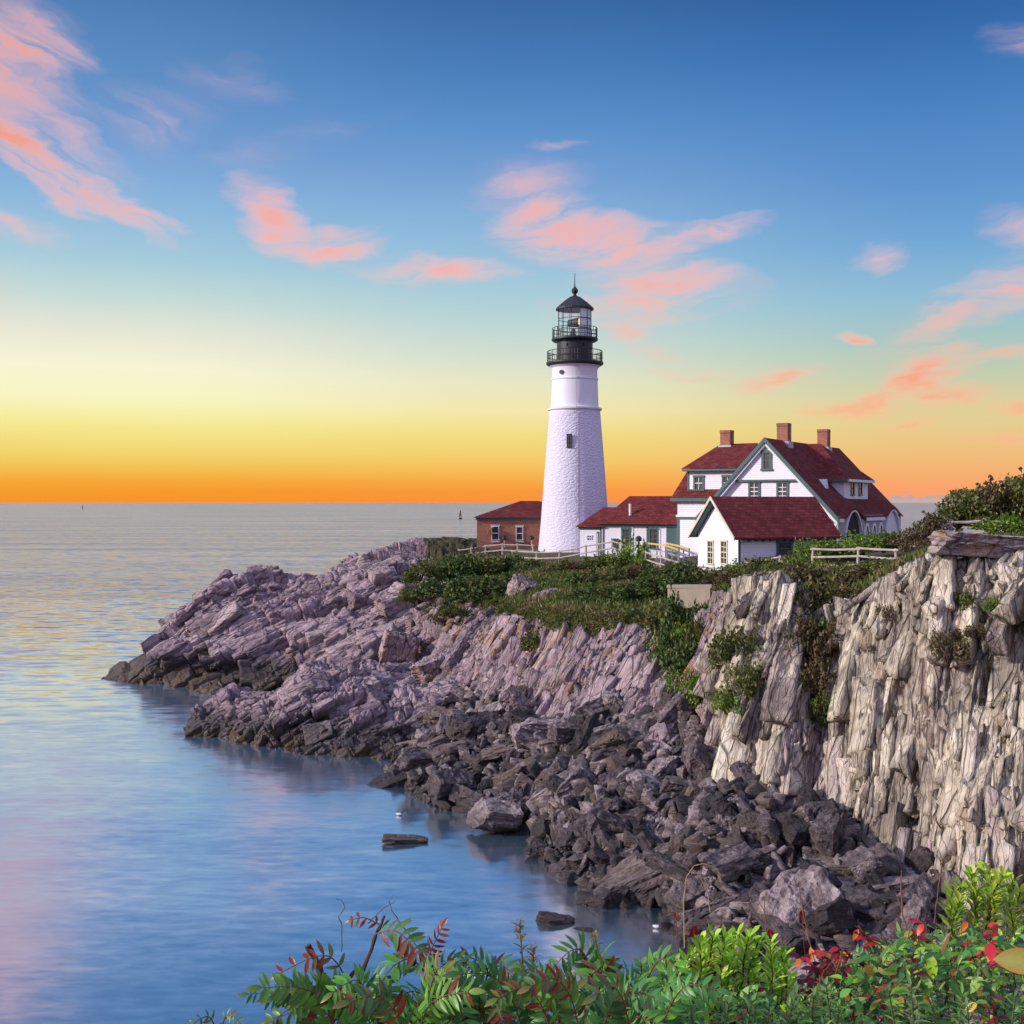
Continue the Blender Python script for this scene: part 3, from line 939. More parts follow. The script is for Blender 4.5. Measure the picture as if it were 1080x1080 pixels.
def rock_bm(seed, sx=1.0, sy=.7, sz=.45, cuts=7, bev=.03, detail=True):
    """an angular block of slate: a box cut by random planes, its arrises knocked off"""
    r = random.Random(seed)
    bm = bmesh.new()
    bmesh.ops.create_cube(bm, size=2.0)
    for v in bm.verts:
        v.co = Vector((v.co.x * sx * r.uniform(.8, 1.1), v.co.y * sy * r.uniform(.8, 1.1), v.co.z * sz * r.uniform(.8, 1.1)))
    bmesh.ops.rotate(bm, verts=bm.verts, cent=(0, 0, 0), matrix=Matrix.Rotation(r.uniform(-.2, .2), 3, 'X') @ Matrix.Rotation(r.uniform(-.2, .2), 3, 'Y'))
    for _ in range(cuts):
        n = Vector((r.gauss(0, 1), r.gauss(0, 1), r.gauss(0, .8))).normalized()
        ext = max((v.co.dot(n) for v in bm.verts), default=1)
        co = n * ext * r.uniform(.62, .92)
        g = bm.verts[:] + bm.edges[:] + bm.faces[:]
        res = bmesh.ops.bisect_plane(bm, geom=g, plane_co=co, plane_no=n, clear_outer=True)
        cut = [e for e in res['geom_cut'] if isinstance(e, bmesh.types.BMEdge)]
        if cut:
            bmesh.ops.contextual_create(bm, geom=cut)
    bmesh.ops.remove_doubles(bm, verts=bm.verts, dist=.02)
    bmesh.ops.bevel(bm, geom=bm.edges[:], offset=bev, segments=1, affect='EDGES', clamp_overlap=True)
    bmesh.ops.triangulate(bm, faces=bm.faces[:])
    if not detail:
        return bm
    for _ in range(4):
        long_ = [e for e in bm.edges if e.calc_length() > .13]
        if not long_:
            break
        bmesh.ops.subdivide_edges(bm, edges=long_, cuts=1)
        bmesh.ops.triangulate(bm, faces=[f for f in bm.faces if len(f.verts) > 3])
    bm.normal_update()
    co = np.array([tuple(v.co) for v in bm.verts])
    no = np.array([tuple(v.normal) for v in bm.verts])
    rt = np.array(Matrix.Rotation(r.uniform(-.5, .5), 3, 'X') @ Matrix.Rotation(r.uniform(-.5, .5), 3, 'Y'))
    q = co @ rt.T + .25 * np.stack([fbm(co * .9 + k * 9.1, 2, seed + k) for k in range(3)], -1)
    v1, t1, e1 = fracture(q[:, [2, 0, 1]], (.22, .8, .6), seed)
    v2, t2, e2 = fracture(q[:, [2, 1, 0]], (.09, .35, .3), seed + 9)
    d = v1 * .10 + t1 * .08 + v2 * .045 - .03 * np.exp(-e1 / .02) + .04 * fbm(co * 2.2, 3, seed) + .018 * fbm(co * 7, 2, seed + 3)
    co = co + no * d[:, None]
    for v, p in zip(bm.verts, co):
        v.co = p
    return bm


ROCK_MESHES = []
for s in range(16):
    rr = random.Random(900 + s)
    bm_ = rock_bm(s + 40, 1.0, rr.uniform(.5, .85), rr.uniform(.28, .62), rr.randint(6, 9))
    me_ = bpy.data.meshes.new('boulder')
    bm_.to_mesh(me_)
    bm_.free()
    me_.materials.append(MAT_BOULDER)
    vattr(me_, 'block', np.zeros(len(me_.vertices)))
    ROCK_MESHES.append(me_)


CLIFF_BLOCKS = {}


def cliff_block(mi, reg, blk):
    """a block of the living rock: same shape, the headland's own stone"""
    me = ROCK_MESHES[mi].copy()
    me.materials.clear()
    me.materials.append(MAT_CLIFF)
    n = len(me.vertices)
    co = np.zeros(n * 3, np.float32)
    me.vertices.foreach_get('co', co)
    me.attributes.remove(me.attributes['block'])
    vattr(me, 'strata', co * 1.6 + mi * 3.7, 'FLOAT_VECTOR')
    for nm, v in (('region', reg), ('block', blk), ('soil', 0), ('lichen', .5), ('tide', 0)):
        vattr(me, nm, np.full(n, v))
    return me


def put_boulder(loc, size, rot, mesh, label, group=None, scl=None):
    o = bpy.data.objects.new('boulder', mesh)
    o.location = loc
    o.rotation_euler = rot
    o.scale = scl or (size, size, size)
    COL.objects.link(o)
    tag(o, label, 'boulder', group)
    return o


# the rocks one would point out: (px, py of the middle, depth, half-length, stretch, rot, mesh, label)
NOTABLE = [
    (478, 833, 51.0, 1.25, (1, 1, 1.15), (0.35, 0.15, 0.5), 3, 'large pale angular block at the water edge, nearest the open bay'),
    (413, 824, 54.6, 1.15, (1.2, .9, .6), (.1, -.45, .3), 5, 'dark wedge of rock standing in the water at the far end of the rubble'),
    (524, 861, 46.6, 1.05, (1.1, 1, .95), (.2, .2, .2), 8, 'rounded weed-covered boulder alone in the shallows off the rubble'),
    (425, 885, 45.3, .85, (1.1, .6, .26), (0, .05, .15), 10, 'flat blackish weedy rock just breaking the surface in the middle of the bay'),
    (586, 970, 36.7, .60, (1.1, .7, .55), (0, .12, .1), 2, 'small dark rock breaking the water above the flowers, far from the rubble'),
    (612, 981, 36.0, .34, (1.3, .7, .4), (0, -.1, -.3), 7, 'smallest dark rock awash in the bay, beside a slightly larger one'),
    (372, 810, 58.6, .33, (1.1, .8, .8), (.1, .2, .6), 9, 'tiny rock in the shadowed water below the low mauve ledge'),
    (652, 927, 39.3, 1.25, (1.2, .7, .55), (.1, -.38, -.2), 0, 'long dark slab tipped towards the bay at the tip of the rubble'),
    (692, 925, 38.8, 1.35, (1.25, .7, .55), (.0, -.50, -.25), 4, 'long black slab with a pale upper arris at the water corner'),
    (620, 905, 41.3, .9, (1.1, .9, .6), (.1, -.2, .4), 6, 'low weedy boulder at the waterline left of the long slabs'),
    (735, 948, 36.6, .95, (.9, .9, 1.15), (.3, -.4, .4), 11, 'upright weed-hung boulder at the corner of the bay by the bank'),
    (770, 955, 36.0, .9, (1, 1, .9), (-.2, .5, .9), 13, 'grey boulder next to the upright weed-hung one'),
    (850, 968, 33.6, 1.35, (1.0, .9, 1.3), (.2, -.65, .3), 12, 'biggest dark pyramid-shaped boulder just above the foreground flowers'),
    (812, 935, 36.0, .85, (1, .8, .9), (.1, .4, .2), 1, 'grey block behind the big pyramid-shaped boulder'),
    (905, 942, 34.4, 1.5, (1.5, .9, .5), (.05, -.15, .1), 14, 'broad low slab lying on the pebbles at the foot of the pale cliff'),
    (962, 960, 32.6, 1.0, (1.4, .9, .5), (0, .2, -.3), 15, 'flat dark slab at the foot of the pale cliff, right of the broad low slab'),
    (421, 688, 76.0, 1.9, (.75, .8, 1.25), (.1, .25, .2), 3, 'tall pale pyramid block leaning on the headland slope'),
    (466, 706, 70.5, 2.0, (1, .8, .85), (.1, -.3, .3), 6, 'big pale boulder lodged below the headland, right of the tall pyramid block'),
    (545, 744, 56.0, 1.3, (.9, .8, .9), (.3, .75, .2), 9, 'square pale block tilted on edge under the leaning slabs'),
    (505, 772, 56.2, 1.5, (1, .9, .9), (.0, -.2, .6), 12, 'big dark blocky boulder between the low ledge and the leaning slabs'),
    (580, 776, 52.2, 1.7, (1.2, .9, .75), (.1, .1, .1), 15, 'widest brown boulder at the head of the rubble below the leaning slabs'),
    (672, 768, 47.6, 1.3, (1.5, .6, .5), (.1, -.28, -.2), 0, 'long tawny slab on the upper rubble near the cliff foot'),
    (655, 785, 46.6, 1.1, (1.4, .6, .5), (0, -.30, -.1), 4, 'second long tawny slab, just downhill of the first'),
    (690, 830, 43.2, 1.2, (1.1, .9, .8), (.3, .2, .5), 7, 'large grey block in the middle of the rubble field'),
    (1052, 577, 40.6, 1.9, (1.5, .9, .42), (0, .03, .25), 14, 'long flat slab capping the top of the tall pale cliff by the fence'),
    (553, 622, 74.0, 1.3, (.8, .9, 1.1), (.2, .3, .4), 2, 'pale rounded outcrop block among the shrubs below the tower, upper left of two'),
    (578, 634, 70.0, 1.2, (1, .9, .9), (.1, -.2, .9), 8, 'pale outcrop block among the shrubs below the tower, lower right of two'),
    (452, 624, 79.5, 1.1, (.6, .8, 1.3), (.1, .3, .1), 11, 'lichened upright block at the left end of the shrub thicket'),
    (760, 890, 38.8, 1.15, (1.2, .8, .7), (.2, -.2, .8), 10, 'large flat-topped boulder in the lower rubble, below the cliff gully'),
]


def rand_rot(rng, n):
    q = rng.normal(0, 1, (n, 4))
    q /= np.linalg.norm(q, axis=1, keepdims=True)
    w, x, y, z = q.T
    return np.stack([np.stack([1 - 2 * (y * y + z * z), 2 * (x * y - w * z), 2 * (x * z + w * y)], 1),
                     np.stack([2 * (x * y + w * z), 1 - 2 * (x * x + z * z), 2 * (y * z - w * x)], 1),
                     np.stack([2 * (x * z - w * y), 2 * (y * z + w * x), 1 - 2 * (x * x + y * y)], 1)], 1)


def build_boulders():
    for px, py, d, s, st_, rot, mi, label in NOTABLE:
        me = ROCK_MESHES[mi]
        if py < 750 or (px, py) == (545, 744):
            me = cliff_block(mi, .45 if px > 900 else .1, .55)
        put_boulder(P(px, py, d), s, rot, me, label, None, tuple(s * k for k in st_))
    rng = np.random.default_rng(5)
    nu, nv = TAL_G.shape[:2]
    cell = np.linalg.norm(np.cross(np.gradient(TAL_G, axis=0), np.gradient(TAL_G, axis=1)), axis=-1)
    U = np.repeat(TAL_U[:, None], nv, 1)
    V = np.repeat(TAL_V[None], nu, 0)
    keep = (TAL_G[..., 2] > -0.25) & (U < 8.2)
    # few rocks on the bare pebble patch at the foot of the pale cliff
    dens = np.where((U > 6.6) & (V < 2.0), .30, 1.0)
    w = (cell * keep * dens)
    w = (w / w.sum()).ravel()
    pts = TAL_G.reshape(-1, 3)
    places = [('at the waterline', 'boulders at the waterline'), ('on the middle of the rubble slope', 'boulders on the middle of the rubble slope'),
              ('on the upper rubble slope below the cliff', 'boulders on the upper rubble slope')]
    tones = ['dark angular', 'grey-brown angular', 'blocky slate']
    n = 274
    pick = rng.choice(nu * nv, n, p=w)
    for q in pick:
        p = pts[q]
        s = float(np.exp(rng.uniform(math.log(.45), math.log(1.0))))
        v = V.ravel()[q]
        zone = 0 if p[2] < .7 else (1 if v < 2.2 else 2)
        where, grp = places[zone]
        sc = (s * rng.uniform(.9, 1.35), s * rng.uniform(.7, 1.0), s * rng.uniform(.7, 1.05))
        rot = (rng.normal(0, .4), rng.normal(-.25, .45), rng.uniform(0, 6.28))
        put_boulder((p[0], p[1], p[2] + s * rng.uniform(0.15, .75)), s, rot, ROCK_MESHES[int(rng.integers(16))],
                    'angular slate boulder ' + where, grp, sc)
    # everything smaller: one heap of rubble
    n = 3600
    pick = rng.choice(nu * nv, n, p=w)
    C = pts[pick] + np.stack([rng.normal(0, .1, n), rng.normal(0, .1, n), rng.uniform(-.06, .22, n)], 1)
    s = np.exp(rng.uniform(math.log(.12), math.log(.58), n))
    Q = rand_rot(rng, n)
    sc = np.stack([s * rng.uniform(.9, 1.5, n), s * rng.uniform(.7, 1.1, n), s * rng.uniform(.5, 1.1, n)], 1)
    low = []
    for k in range(14):
        bm_ = rock_bm(300 + k, 1.0, random.Random(k).uniform(.5, .8), random.Random(k).uniform(.25, .55), 6, .025, False)
        bm_.verts.index_update()
        low.append((np.array([tuple(v.co) for v in bm_.verts]), np.array([[v.index for v in f.verts] for f in bm_.faces])))
        bm_.free()
    kind = rng.integers(0, 14, n)
    VV, FF, BB, off = [], [], [], 0
    for k in range(14):
        sel = np.where(kind == k)[0]
        v0, f0 = low[k]
        vv = np.einsum('nij,nmj->nmi', Q[sel], v0[None] * sc[sel][:, None]) + C[sel][:, None]
        VV.append(vv.reshape(-1, 3))
        FF.append((f0[None] + (off + np.arange(len(sel)) * len(v0))[:, None, None]).reshape(-1, 3))
        BB.append(np.repeat(rng.random(len(sel)), len(v0)))
        off += len(sel) * len(v0)
    me = np_mesh('rubble', np.concatenate(VV), np.concatenate(FF), 3)
    vattr(me, 'block', np.concatenate(BB))
    o = link('rubble', me, MAT_BOULDER)
    tag(o, 'small broken slate rubble filling the gaps between the boulders', 'rubble', kind='stuff')


build_boulders()
# ------------------------------------------------------------------ buildings: materials
def uvn(b):
    return b.n('ShaderNodeUVMap', uv_map='UVMap').outputs[0]


def mat_paint(name, col, clap=0.0, rough=0.55, stain=0.15):
    m, b = new_mat(name)
    uv = uvn(b)
    pos = b.n('ShaderNodeNewGeometry').outputs['Position']
    n = b.noise(pos, 0.9, 5, 0.65)
    c = b.mix(b.math('MULTIPLY', b.remap(n, 0.45, 0.75), stain), col + (1,), tuple(x * .62 for x in col) + (1,))
    nrm = None
    if clap:
        v = b.n('ShaderNodeSeparateXYZ', ins={0: uv}).outputs[1]
        saw = b.math('FRACT', b.math('DIVIDE', v, clap))
        nrm = bump(b, b.math('SUBTRACT', 1.0, saw), 0.8, 0.025)
    else:
        nrm = bump(b, b.noise(pos, 6.0, 4), 0.25, 0.02)
    out(b, principled(b, c, rough, nrm, 0.35))
    return m


def mat_shingle():
    m, b = new_mat('red shingle')
    uv = uvn(b)
    br = b.n('ShaderNodeTexBrick', offset=0.5)
    b.set(br.inputs['Vector'], uv)
    for k, v in (('Color1', (0.5, 0.5, 0.5, 1)), ('Color2', (1, 1, 1, 1)), ('Mortar', (0, 0, 0, 1)), ('Scale', 1.0), ('Mortar Size', 0.012), ('Brick Width', 0.34), ('Row Height', 0.26), ('Bias', -0.1)):
        br.inputs[k].default_value = v
    pos = b.n('ShaderNodeNewGeometry').outputs['Position']
    n = b.noise(pos, 1.1, 5, 0.65)
    k = b.math('ADD', b.math('MULTIPLY', br.outputs['Color'], 0.55), b.math('MULTIPLY', n, 0.6))
    c = b.ramp(k, [(0.2, (0.030, 0.008, 0.009)), (0.5, (0.095, 0.015, 0.017)), (0.75, (0.160, 0.028, 0.028)), (1.0, (0.23, 0.060, 0.052))])
    out(b, principled(b, c, 0.85, bump(b, br.outputs['Color'], 0.6, 0.03), 0.2))
    return m


def mat_brick():
    m, b = new_mat('red brick')
    uv = uvn(b)
    br = b.n('ShaderNodeTexBrick', offset=0.5)
    b.set(br.inputs['Vector'], uv)
    for k, v in (('Color1', (0.27, 0.075, 0.045, 1)), ('Color2', (0.44, 0.135, 0.075, 1)), ('Mortar', (0.30, 0.22, 0.18, 1)), ('Scale', 1.0), ('Mortar Size', 0.012), ('Brick Width', 0.24), ('Row Height', 0.085)):
        br.inputs[k].default_value = v
    pos = b.n('ShaderNodeNewGeometry').outputs['Position']
    c = b.mix(b.math('MULTIPLY', b.remap(b.noise(pos, 1.5, 5, .65), .5, .8), .5), br.outputs['Color'], (0.12, 0.05, 0.04, 1))
    out(b, principled(b, c, 0.85, bump(b, br.outputs['Fac'], -0.4, 0.02), 0.2))
    return m


def mat_tower():
    m, b = new_mat('whitewashed rubble stone')
    pos = b.n('ShaderNodeNewGeometry').outputs['Position']
    z = b.n('ShaderNodeSeparateXYZ', ins={0: pos}).outputs[2]
    wv = b.vmath('ADD', pos, b.vmath('MULTIPLY', b.vmath('SUBTRACT', b.noise(pos, 1.6, 3, color=True), (.5, .5, .5)), (.5, .5, .3)))
    v = b.voro(b.mapping(wv, scale=(2.0, 2.0, 4.0)), 1.0, 'DISTANCE_TO_EDGE')
    rough_zone = b.remap(z, 22.3, 22.1)
    h = b.math('ADD', b.math('MULTIPLY', b.remap(v, 0, .25), 0.55), b.math('MULTIPLY', b.noise(b.mapping(wv, scale=(1, 1, 1.8)), 2.2, 5, .65), 1.0))
    h = b.math('MULTIPLY', h, b.remap(rough_zone, 0, 1, 0.12, 1.0))
    n = b.noise(b.mapping(pos, scale=(1, 1, .15)), 0.9, 5, .65)
    c = b.mix(b.remap(n, .5, .8, 0, .35), (0.665, 0.63, 0.785, 1), (0.50, 0.45, 0.54, 1))
    out(b, principled(b, c, 0.6, bump(b, h, 0.8, 0.065), 0.3))
    return m


def mat_simple(name, col, rough=0.5, metal=0.0, noise_amt=0.3, scale=3.0, spec=0.4):
    m, b = new_mat(name)
    pos = b.n('ShaderNodeNewGeometry').outputs['Position']
    n = b.noise(pos, scale, 5, 0.65)
    c = b.mix(b.remap(n, .35, .75, 0, noise_amt), col + (1,), tuple(x * .5 for x in col) + (1,))
    out(b, principled(b, c, rough, bump(b, n, 0.2, 0.02), spec, Metallic=metal))
    return m


def mat_glass_window():
    """window pane: a dim room behind it and the sky on the glass"""
    m, b = new_mat('window pane')
    pos = b.n('ShaderNodeNewGeometry').outputs['Position']
    n = b.noise(pos, 0.9, 2)
    c = b.mix(n, (0.02, 0.022, 0.026, 1), (0.10, 0.085, 0.075, 1))
    p = principled(b, c, 0.06, None, 0.9)
    out(b, p)
    return m


def mat_clear():
    m, b = new_mat('lantern glass')
    tr = b.n('ShaderNodeBsdfTransparent', ins={0: (0.93, 0.96, 0.97, 1)})
    gl = b.n('ShaderNodeBsdfGlossy', ins={0: (1, 1, 1, 1), 1: 0.02})
    out(b, b.n('ShaderNodeMixShader', ins={0: 0.06, 1: tr, 2: gl}))
    return m


def mat_lamp():
    m, b = new_mat('lit beacon lens')
    out(b, b.n('ShaderNodeEmission', ins={0: (1.0, 0.72, 0.20, 1), 1: 1.3}))
    return m


def mat_wood(name, col, dark, sc=(1, 1, 1)):
    m, b = new_mat(name)
    oc = b.n('ShaderNodeNewGeometry').outputs['Position']
    n = b.noise(b.mapping(oc, scale=sc), 3.0, 5, .7, .5)
    c = b.mix(b.remap(n, .35, .7), col + (1,), dark + (1,))
    out(b, principled(b, c, 0.85, bump(b, n, .4, .02), .2))
    return m


M = dict(
    tower=mat_tower(), white=mat_paint('white paint', (0.76, 0.74, 0.82)), clap=mat_paint('white clapboard', (0.76, 0.74, 0.82), clap=0.16),
    cream=mat_paint('cream trim', (0.64, 0.59, 0.46)), teal=mat_paint('teal green trim', (0.070, 0.125, 0.125)), shingle=mat_shingle(), brick=mat_brick(),
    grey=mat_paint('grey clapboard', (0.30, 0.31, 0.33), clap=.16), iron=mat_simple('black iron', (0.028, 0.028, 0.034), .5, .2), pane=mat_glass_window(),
    clear=mat_clear(), lamp=mat_lamp(), stone=mat_simple('pale stone', (0.50, 0.46, 0.42), .8), concrete=mat_simple('concrete', (0.30, 0.25, 0.20), .9, 0, .5, 1.2),
    fence=mat_wood('weathered rail', (0.50, 0.43, 0.40), (0.30, 0.24, 0.22)), deck=mat_wood('grey boardwalk', (0.22, 0.17, 0.16), (0.12, 0.09, 0.09)),
    yellow=mat_paint('yellow painted rail', (0.62, 0.43, 0.12)), lead=mat_simple('lead flashing', (0.42, 0.42, 0.46), .5, .2), dark=mat_simple('dark frame and painted shade', (0.015, 0.017, 0.02), .8),
    chimney=mat_brick(), ventpipe=mat_simple('white pipe', (0.75, 0.74, 0.76), .4), blind=mat_paint('white blind', (0.80, 0.78, 0.84)),
)


# ------------------------------------------------------------------ mesh collector with planar UVs in metres
class MB:
    def __init__(self):
        self.v, self.f = [], []

    def poly(self, *pts):
        i = len(self.v)
        self.v += [Vector(p) for p in pts]
        self.f.append(list(range(i, i + len(pts))))
        return self

    def prism(self, pts, vec):
        """closed solid: polygon swept along vec"""
        pts = [Vector(p) for p in pts]
        vec = Vector(vec)
        n = Vector((0, 0, 0))
        for a, c in zip(pts, pts[1:] + pts[:1]):
            n += a.cross(c)
        if n.dot(vec) > 0:
            pts = pts[::-1]
        i, k = len(self.v), len(pts)
        self.v += pts + [p + vec for p in pts]
        self.f.append(list(range(i, i + k)))
        self.f.append(list(range(i + 2 * k - 1, i + k - 1, -1)))
        for j in range(k):
            j2 = (j + 1) % k
            self.f.append([i + j2, i + j, i + k + j, i + k + j2])
        return self

    def box(self, o, a, b, c):
        """box from corner o with edge vectors a, b, c"""
        o, a, b, c = map(Vector, (o, a, b, c))
        return self.prism([o, o + a, o + a + b, o + b], c)

    def bar(self, p, q, w, h=None, up=(0, 0, 1)):
        p, q = Vector(p), Vector(q)
        h = h or w
        d = (q - p).normalized()
        s = d.cross(Vector(up))
        if s.length < 1e-4:
            s = d.cross(Vector((1, 0, 0)))
        s.normalize()
        u = s.cross(d)
        return self.prism([p + s * w / 2 + u * h / 2, p - s * w / 2 + u * h / 2, p - s * w / 2 - u * h / 2, p + s * w / 2 - u * h / 2], q - p)

    def tube(self, pts, rads, n=6):
        pts = [Vector(p) for p in pts]
        base = len(self.v)
        for i, p in enumerate(pts):
            d = (pts[min(i + 1, len(pts) - 1)] - pts[max(i - 1, 0)]).normalized()
            s = d.cross(Vector((0.31, 0.17, 0.93)))
            if s.length < 1e-3:
                s = d.cross(Vector((1, 0, 0)))
            s.normalize()
            u = s.cross(d)
            r = rads[i] if not np.isscalar(rads) else rads
            for k in range(n):
                a = 2 * math.pi * k / n
                self.v.append(p + (s * math.cos(a) + u * math.sin(a)) * r)
        for i in range(len(pts) - 1):
            for k in range(n):
                a, c = base + i * n + k, base + i * n + (k + 1) % n
                self.f.append([a, c, c + n, a + n])
        self.f.append([base + k for k in range(n)][::-1])
        self.f.append([base + (len(pts) - 1) * n + k for k in range(n)])
        return self

    def lathe(self, c, prof, n=48, a0=0.0):
        """prof: (radius, z) from bottom to top round the vertical through c"""
        base = len(self.v)
        for r, z in prof:
            for k in range(n):
                a = a0 + 2 * math.pi * k / n
                self.v.append(Vector((c[0] + r * math.cos(a), c[1] + r * math.sin(a), z)))
        for i in range(len(prof) - 1):
            for k in range(n):
                a, d = base + i * n + k, base + i * n + (k + 1) % n
                self.f.append([a, d, d + n, a + n])
        if prof[0][0] > 1e-4:
            self.f.append([base + k for k in range(n)][::-1])
        if prof[-1][0] > 1e-4:
            self.f.append([base + (len(prof) - 1) * n + k for k in range(n)])
        return self

    def build(self, name, mat, parent=None, smooth=False):
        me = bpy.data.meshes.new(name)
        me.from_pydata([tuple(v) for v in self.v], [], self.f)
        me.update()
        uv = me.uv_layers.new(name='UVMap')
        co = np.array([tuple(v) for v in self.v])
        buf = np.zeros((len(me.loops), 2))
        for p in me.polygons:
            n = p.normal
            if abs(n.z) > 0.98:
                u, w = Vector((1, 0, 0)), Vector((0, 1, 0))
            else:
                u = Vector((0, 0, 1)).cross(n).normalized()
                w = n.cross(u)
            for li in p.loop_indices:
                c = co[me.loops[li].vertex_index]
                buf[li] = (c[0] * u.x + c[1] * u.y + c[2] * u.z, c[0] * w.x + c[1] * w.y + c[2] * w.z)
            if smooth:
                p.use_smooth = True
        uv.data.foreach_set('uv', buf.ravel())
        if smooth:
            try:
                me.set_sharp_from_angle(angle=math.radians(35))
            except Exception:
                pass
        return link(name, me, mat, parent)


def add_window(parent, o, ex, n, w, h, frame_mat, fw=.13, rows=2, cols=2, sash=None, name='window', depth=.07, sill=True):
    """a framed window on a wall: o = lower left corner, ex = unit vector along the wall, n = outward normal"""
    o, ex, n = Vector(o), Vector(ex).normalized(), Vector(n).normalized()
    up = Vector((0, 0, 1))
    f = MB()
    f.box(o - ex * fw, ex * fw, up * h, n * depth)
    f.box(o + ex * w, ex * fw, up * h, n * depth)
    f.box(o - ex * (fw + .02) + up * h, ex * (w + 2 * fw + .04), up * fw, n * (depth + .03))
    if sill:
        f.box(o - ex * (fw + .05) - up * fw * .8, ex * (w + 2 * fw + .1), up * fw * .8, n * (depth + .06))
    fo = f.build(name, frame_mat, parent)
    MB().box(o, ex * w, up * h, n * .012).build('pane', M['pane'], fo)
    s = MB()
    bw = .045
    for k in range(1, cols):
        s.box(o + ex * (w * k / cols - bw / 2) + n * .0125, ex * bw, up * h, n * .03)
    for k in range(1, rows):
        s.box(o + up * (h * k / rows - bw / 2) + n * .0125, ex * w, up * bw * (1.5 if k * 2 == rows else 1), n * .034)
    s.build('sash', sash or frame_mat, fo)
    return fo


# ------------------------------------------------------------------ the lighthouse
def build_lighthouse():
    D = 100.0
    u = D / F
    cx = (606.2 - 540) * u
    c = (cx, D)
    zz = lambda py: CAMZ - (py - 530) * u
    root = empty('lighthouse', (cx, D, zz(587)), 'tall white tapering lighthouse tower with black lantern room on the headland', 'lighthouse')
    prof = [(39.6, 589), (38.6, 580), (36.2, 555), (33.6, 522), (30.6, 482), (28.0, 450), (26.7, 433.2)]
    MB().lathe(c, [(r * u, zz(y)) for r, y in prof], 72).build('tower_shaft', M['tower'], root, True)
    MB().lathe(c, [(26.4 * u, zz(433.5)), (28.5 * u, zz(432.8)), (28.7 * u, zz(431)), (25.2 * u, zz(429.6))], 72).build('cornice', M['white'], root, True)
    MB().lathe(c, [(25.2 * u, zz(430)), (24.7 * u, zz(420)), (24.0 * u, zz(401.6)), (24.7 * u, zz(401.2)), (24.7 * u, zz(399.8)), (23.9 * u, zz(399.4)), (23.7 * u, zz(392)), (24.6 * u, zz(388.5)), (27.0 * u, zz(386.6))], 72).build('upper_shaft', M['white'], root, True)
    MB().lathe(c, [(26.6 * u, zz(386.8)), (29.6 * u, zz(384.9)), (30.2 * u, zz(384.2)), (30.2 * u, zz(382.6)), (18.5 * u, zz(382.3))], 72).build('gallery_deck', M['iron'], root, True)
    MB().lathe(c, [(18.9 * u, zz(383)), (18.9 * u, zz(361.2)), (22.5 * u, zz(360.5)), (24.4 * u, zz(359.2)), (24.4 * u, zz(357.4)), (17 * u, zz(357.2))], 64).build('watch_room', M['iron'], root, True)

    def railing(r, y0, y1, rails, nb, rb, rt=.035):
        rl = MB()
        n = 48
        for y in rails:
            rl.tube([(cx + r * u * math.cos(2 * math.pi * k / n), D + r * u * math.sin(2 * math.pi * k / n), zz(y)) for k in range(n + 1)], rt, 5)
        for k in range(nb):
            a = 2 * math.pi * (k + .5) / nb
            big = k % max(1, nb // 12) == 0
            p = Vector((cx + r * u * math.cos(a), D + r * u * math.sin(a), zz(y0)))
            rl.tube([p, (p.x, p.y, zz(y1))], rb * (2 if big else 1), 5)
        return rl.build('gallery_railing', M['iron'], root)
    railing(29.0, 382.8, 371.0, (371.0, 376.6), 60, .016)
    railing(23.6, 357.5, 346.5, (346.5, 350.2, 354.0), 24, .022, .03)
    # lantern: sixteen glazed sides, blinds drawn on the landward ones
    n = 12
    lan = MB()
    glass, blind = MB(), MB()
    rg = 17.6 * u
    ys = (357.4, 347.3, 337.0, 326.2)
    pt = lambda k, r, y: Vector((cx + r * math.cos(2 * math.pi * (k + .5) / n), D + r * math.sin(2 * math.pi * (k + .5) / n), zz(y)))
    for k in range(n):
        lan.bar(pt(k, rg, 357.4), pt(k, rg, 326.2), .045)
        for y in ys:
            lan.bar(pt(k, rg, y), pt(k + 1, rg, y), .05, .05)
        glass.poly(pt(k, rg * .992, 357), pt(k + 1, rg * .992, 357), pt(k + 1, rg * .992, 326.5), pt(k, rg * .992, 326.5))
        mid = 2 * math.pi * (k + 1) / n
        if 1.52 * math.pi < mid < 1.98 * math.pi:
            a, d_ = pt(k, rg * .965, 357), pt(k + 1, rg * .965, 357)
            blind.prism([a, d_, pt(k + 1, rg * .965, 326.6), pt(k, rg * .965, 326.6)], Vector((cx - (a.x + d_.x) / 2, D - (a.y + d_.y) / 2, 0)).normalized() * .03)
    lf = lan.build('lantern_frame', M['iron'], root)
    glass.build('lantern_glass', M['clear'], root)
    blind.build('lantern_blind', M['blind'], root)
    MB().lathe(c, [(20.2 * u, zz(327.0)), (20.2 * u, zz(325.6)), (13.5 * u, zz(319.5)), (6.2 * u, zz(313.8)), (3.6 * u, zz(312.6)), (1.5 * u, zz(312.0))], 16, math.pi / 16).build('lantern_roof', M['iron'], root)
    MB().lathe(c, [(1.9 * u, zz(313)), (2.1 * u, zz(311.3)), (1.5 * u, zz(310.2)), (2.9 * u, zz(308.8)), (3.6 * u, zz(306.8)), (3.0 * u, zz(304.8)), (1.3 * u, zz(303.4)), (.9 * u, zz(302)), (0.1 * u, zz(301.8))], 20).build('ventilator_ball', M['iron'], root, True)
    MB().tube([(cx, D, zz(303)), (cx, D, zz(288))], [.05, .02], 6).build('lightning_rod', M['iron'], root)
    # the beacon
    q = Vector((cx - .12, D - .2, zz(341)))
    bm_ = MB().tube([q + Vector((.55, -.25, 0)), q + Vector((-.45, .2, 0))], [.46, .30], 20).tube([q + Vector((0, 0, -.5)), q + Vector((0, 0, -1.35))], [.16, .24], 10)
    be = bm_.build('beacon', M['iron'], root)
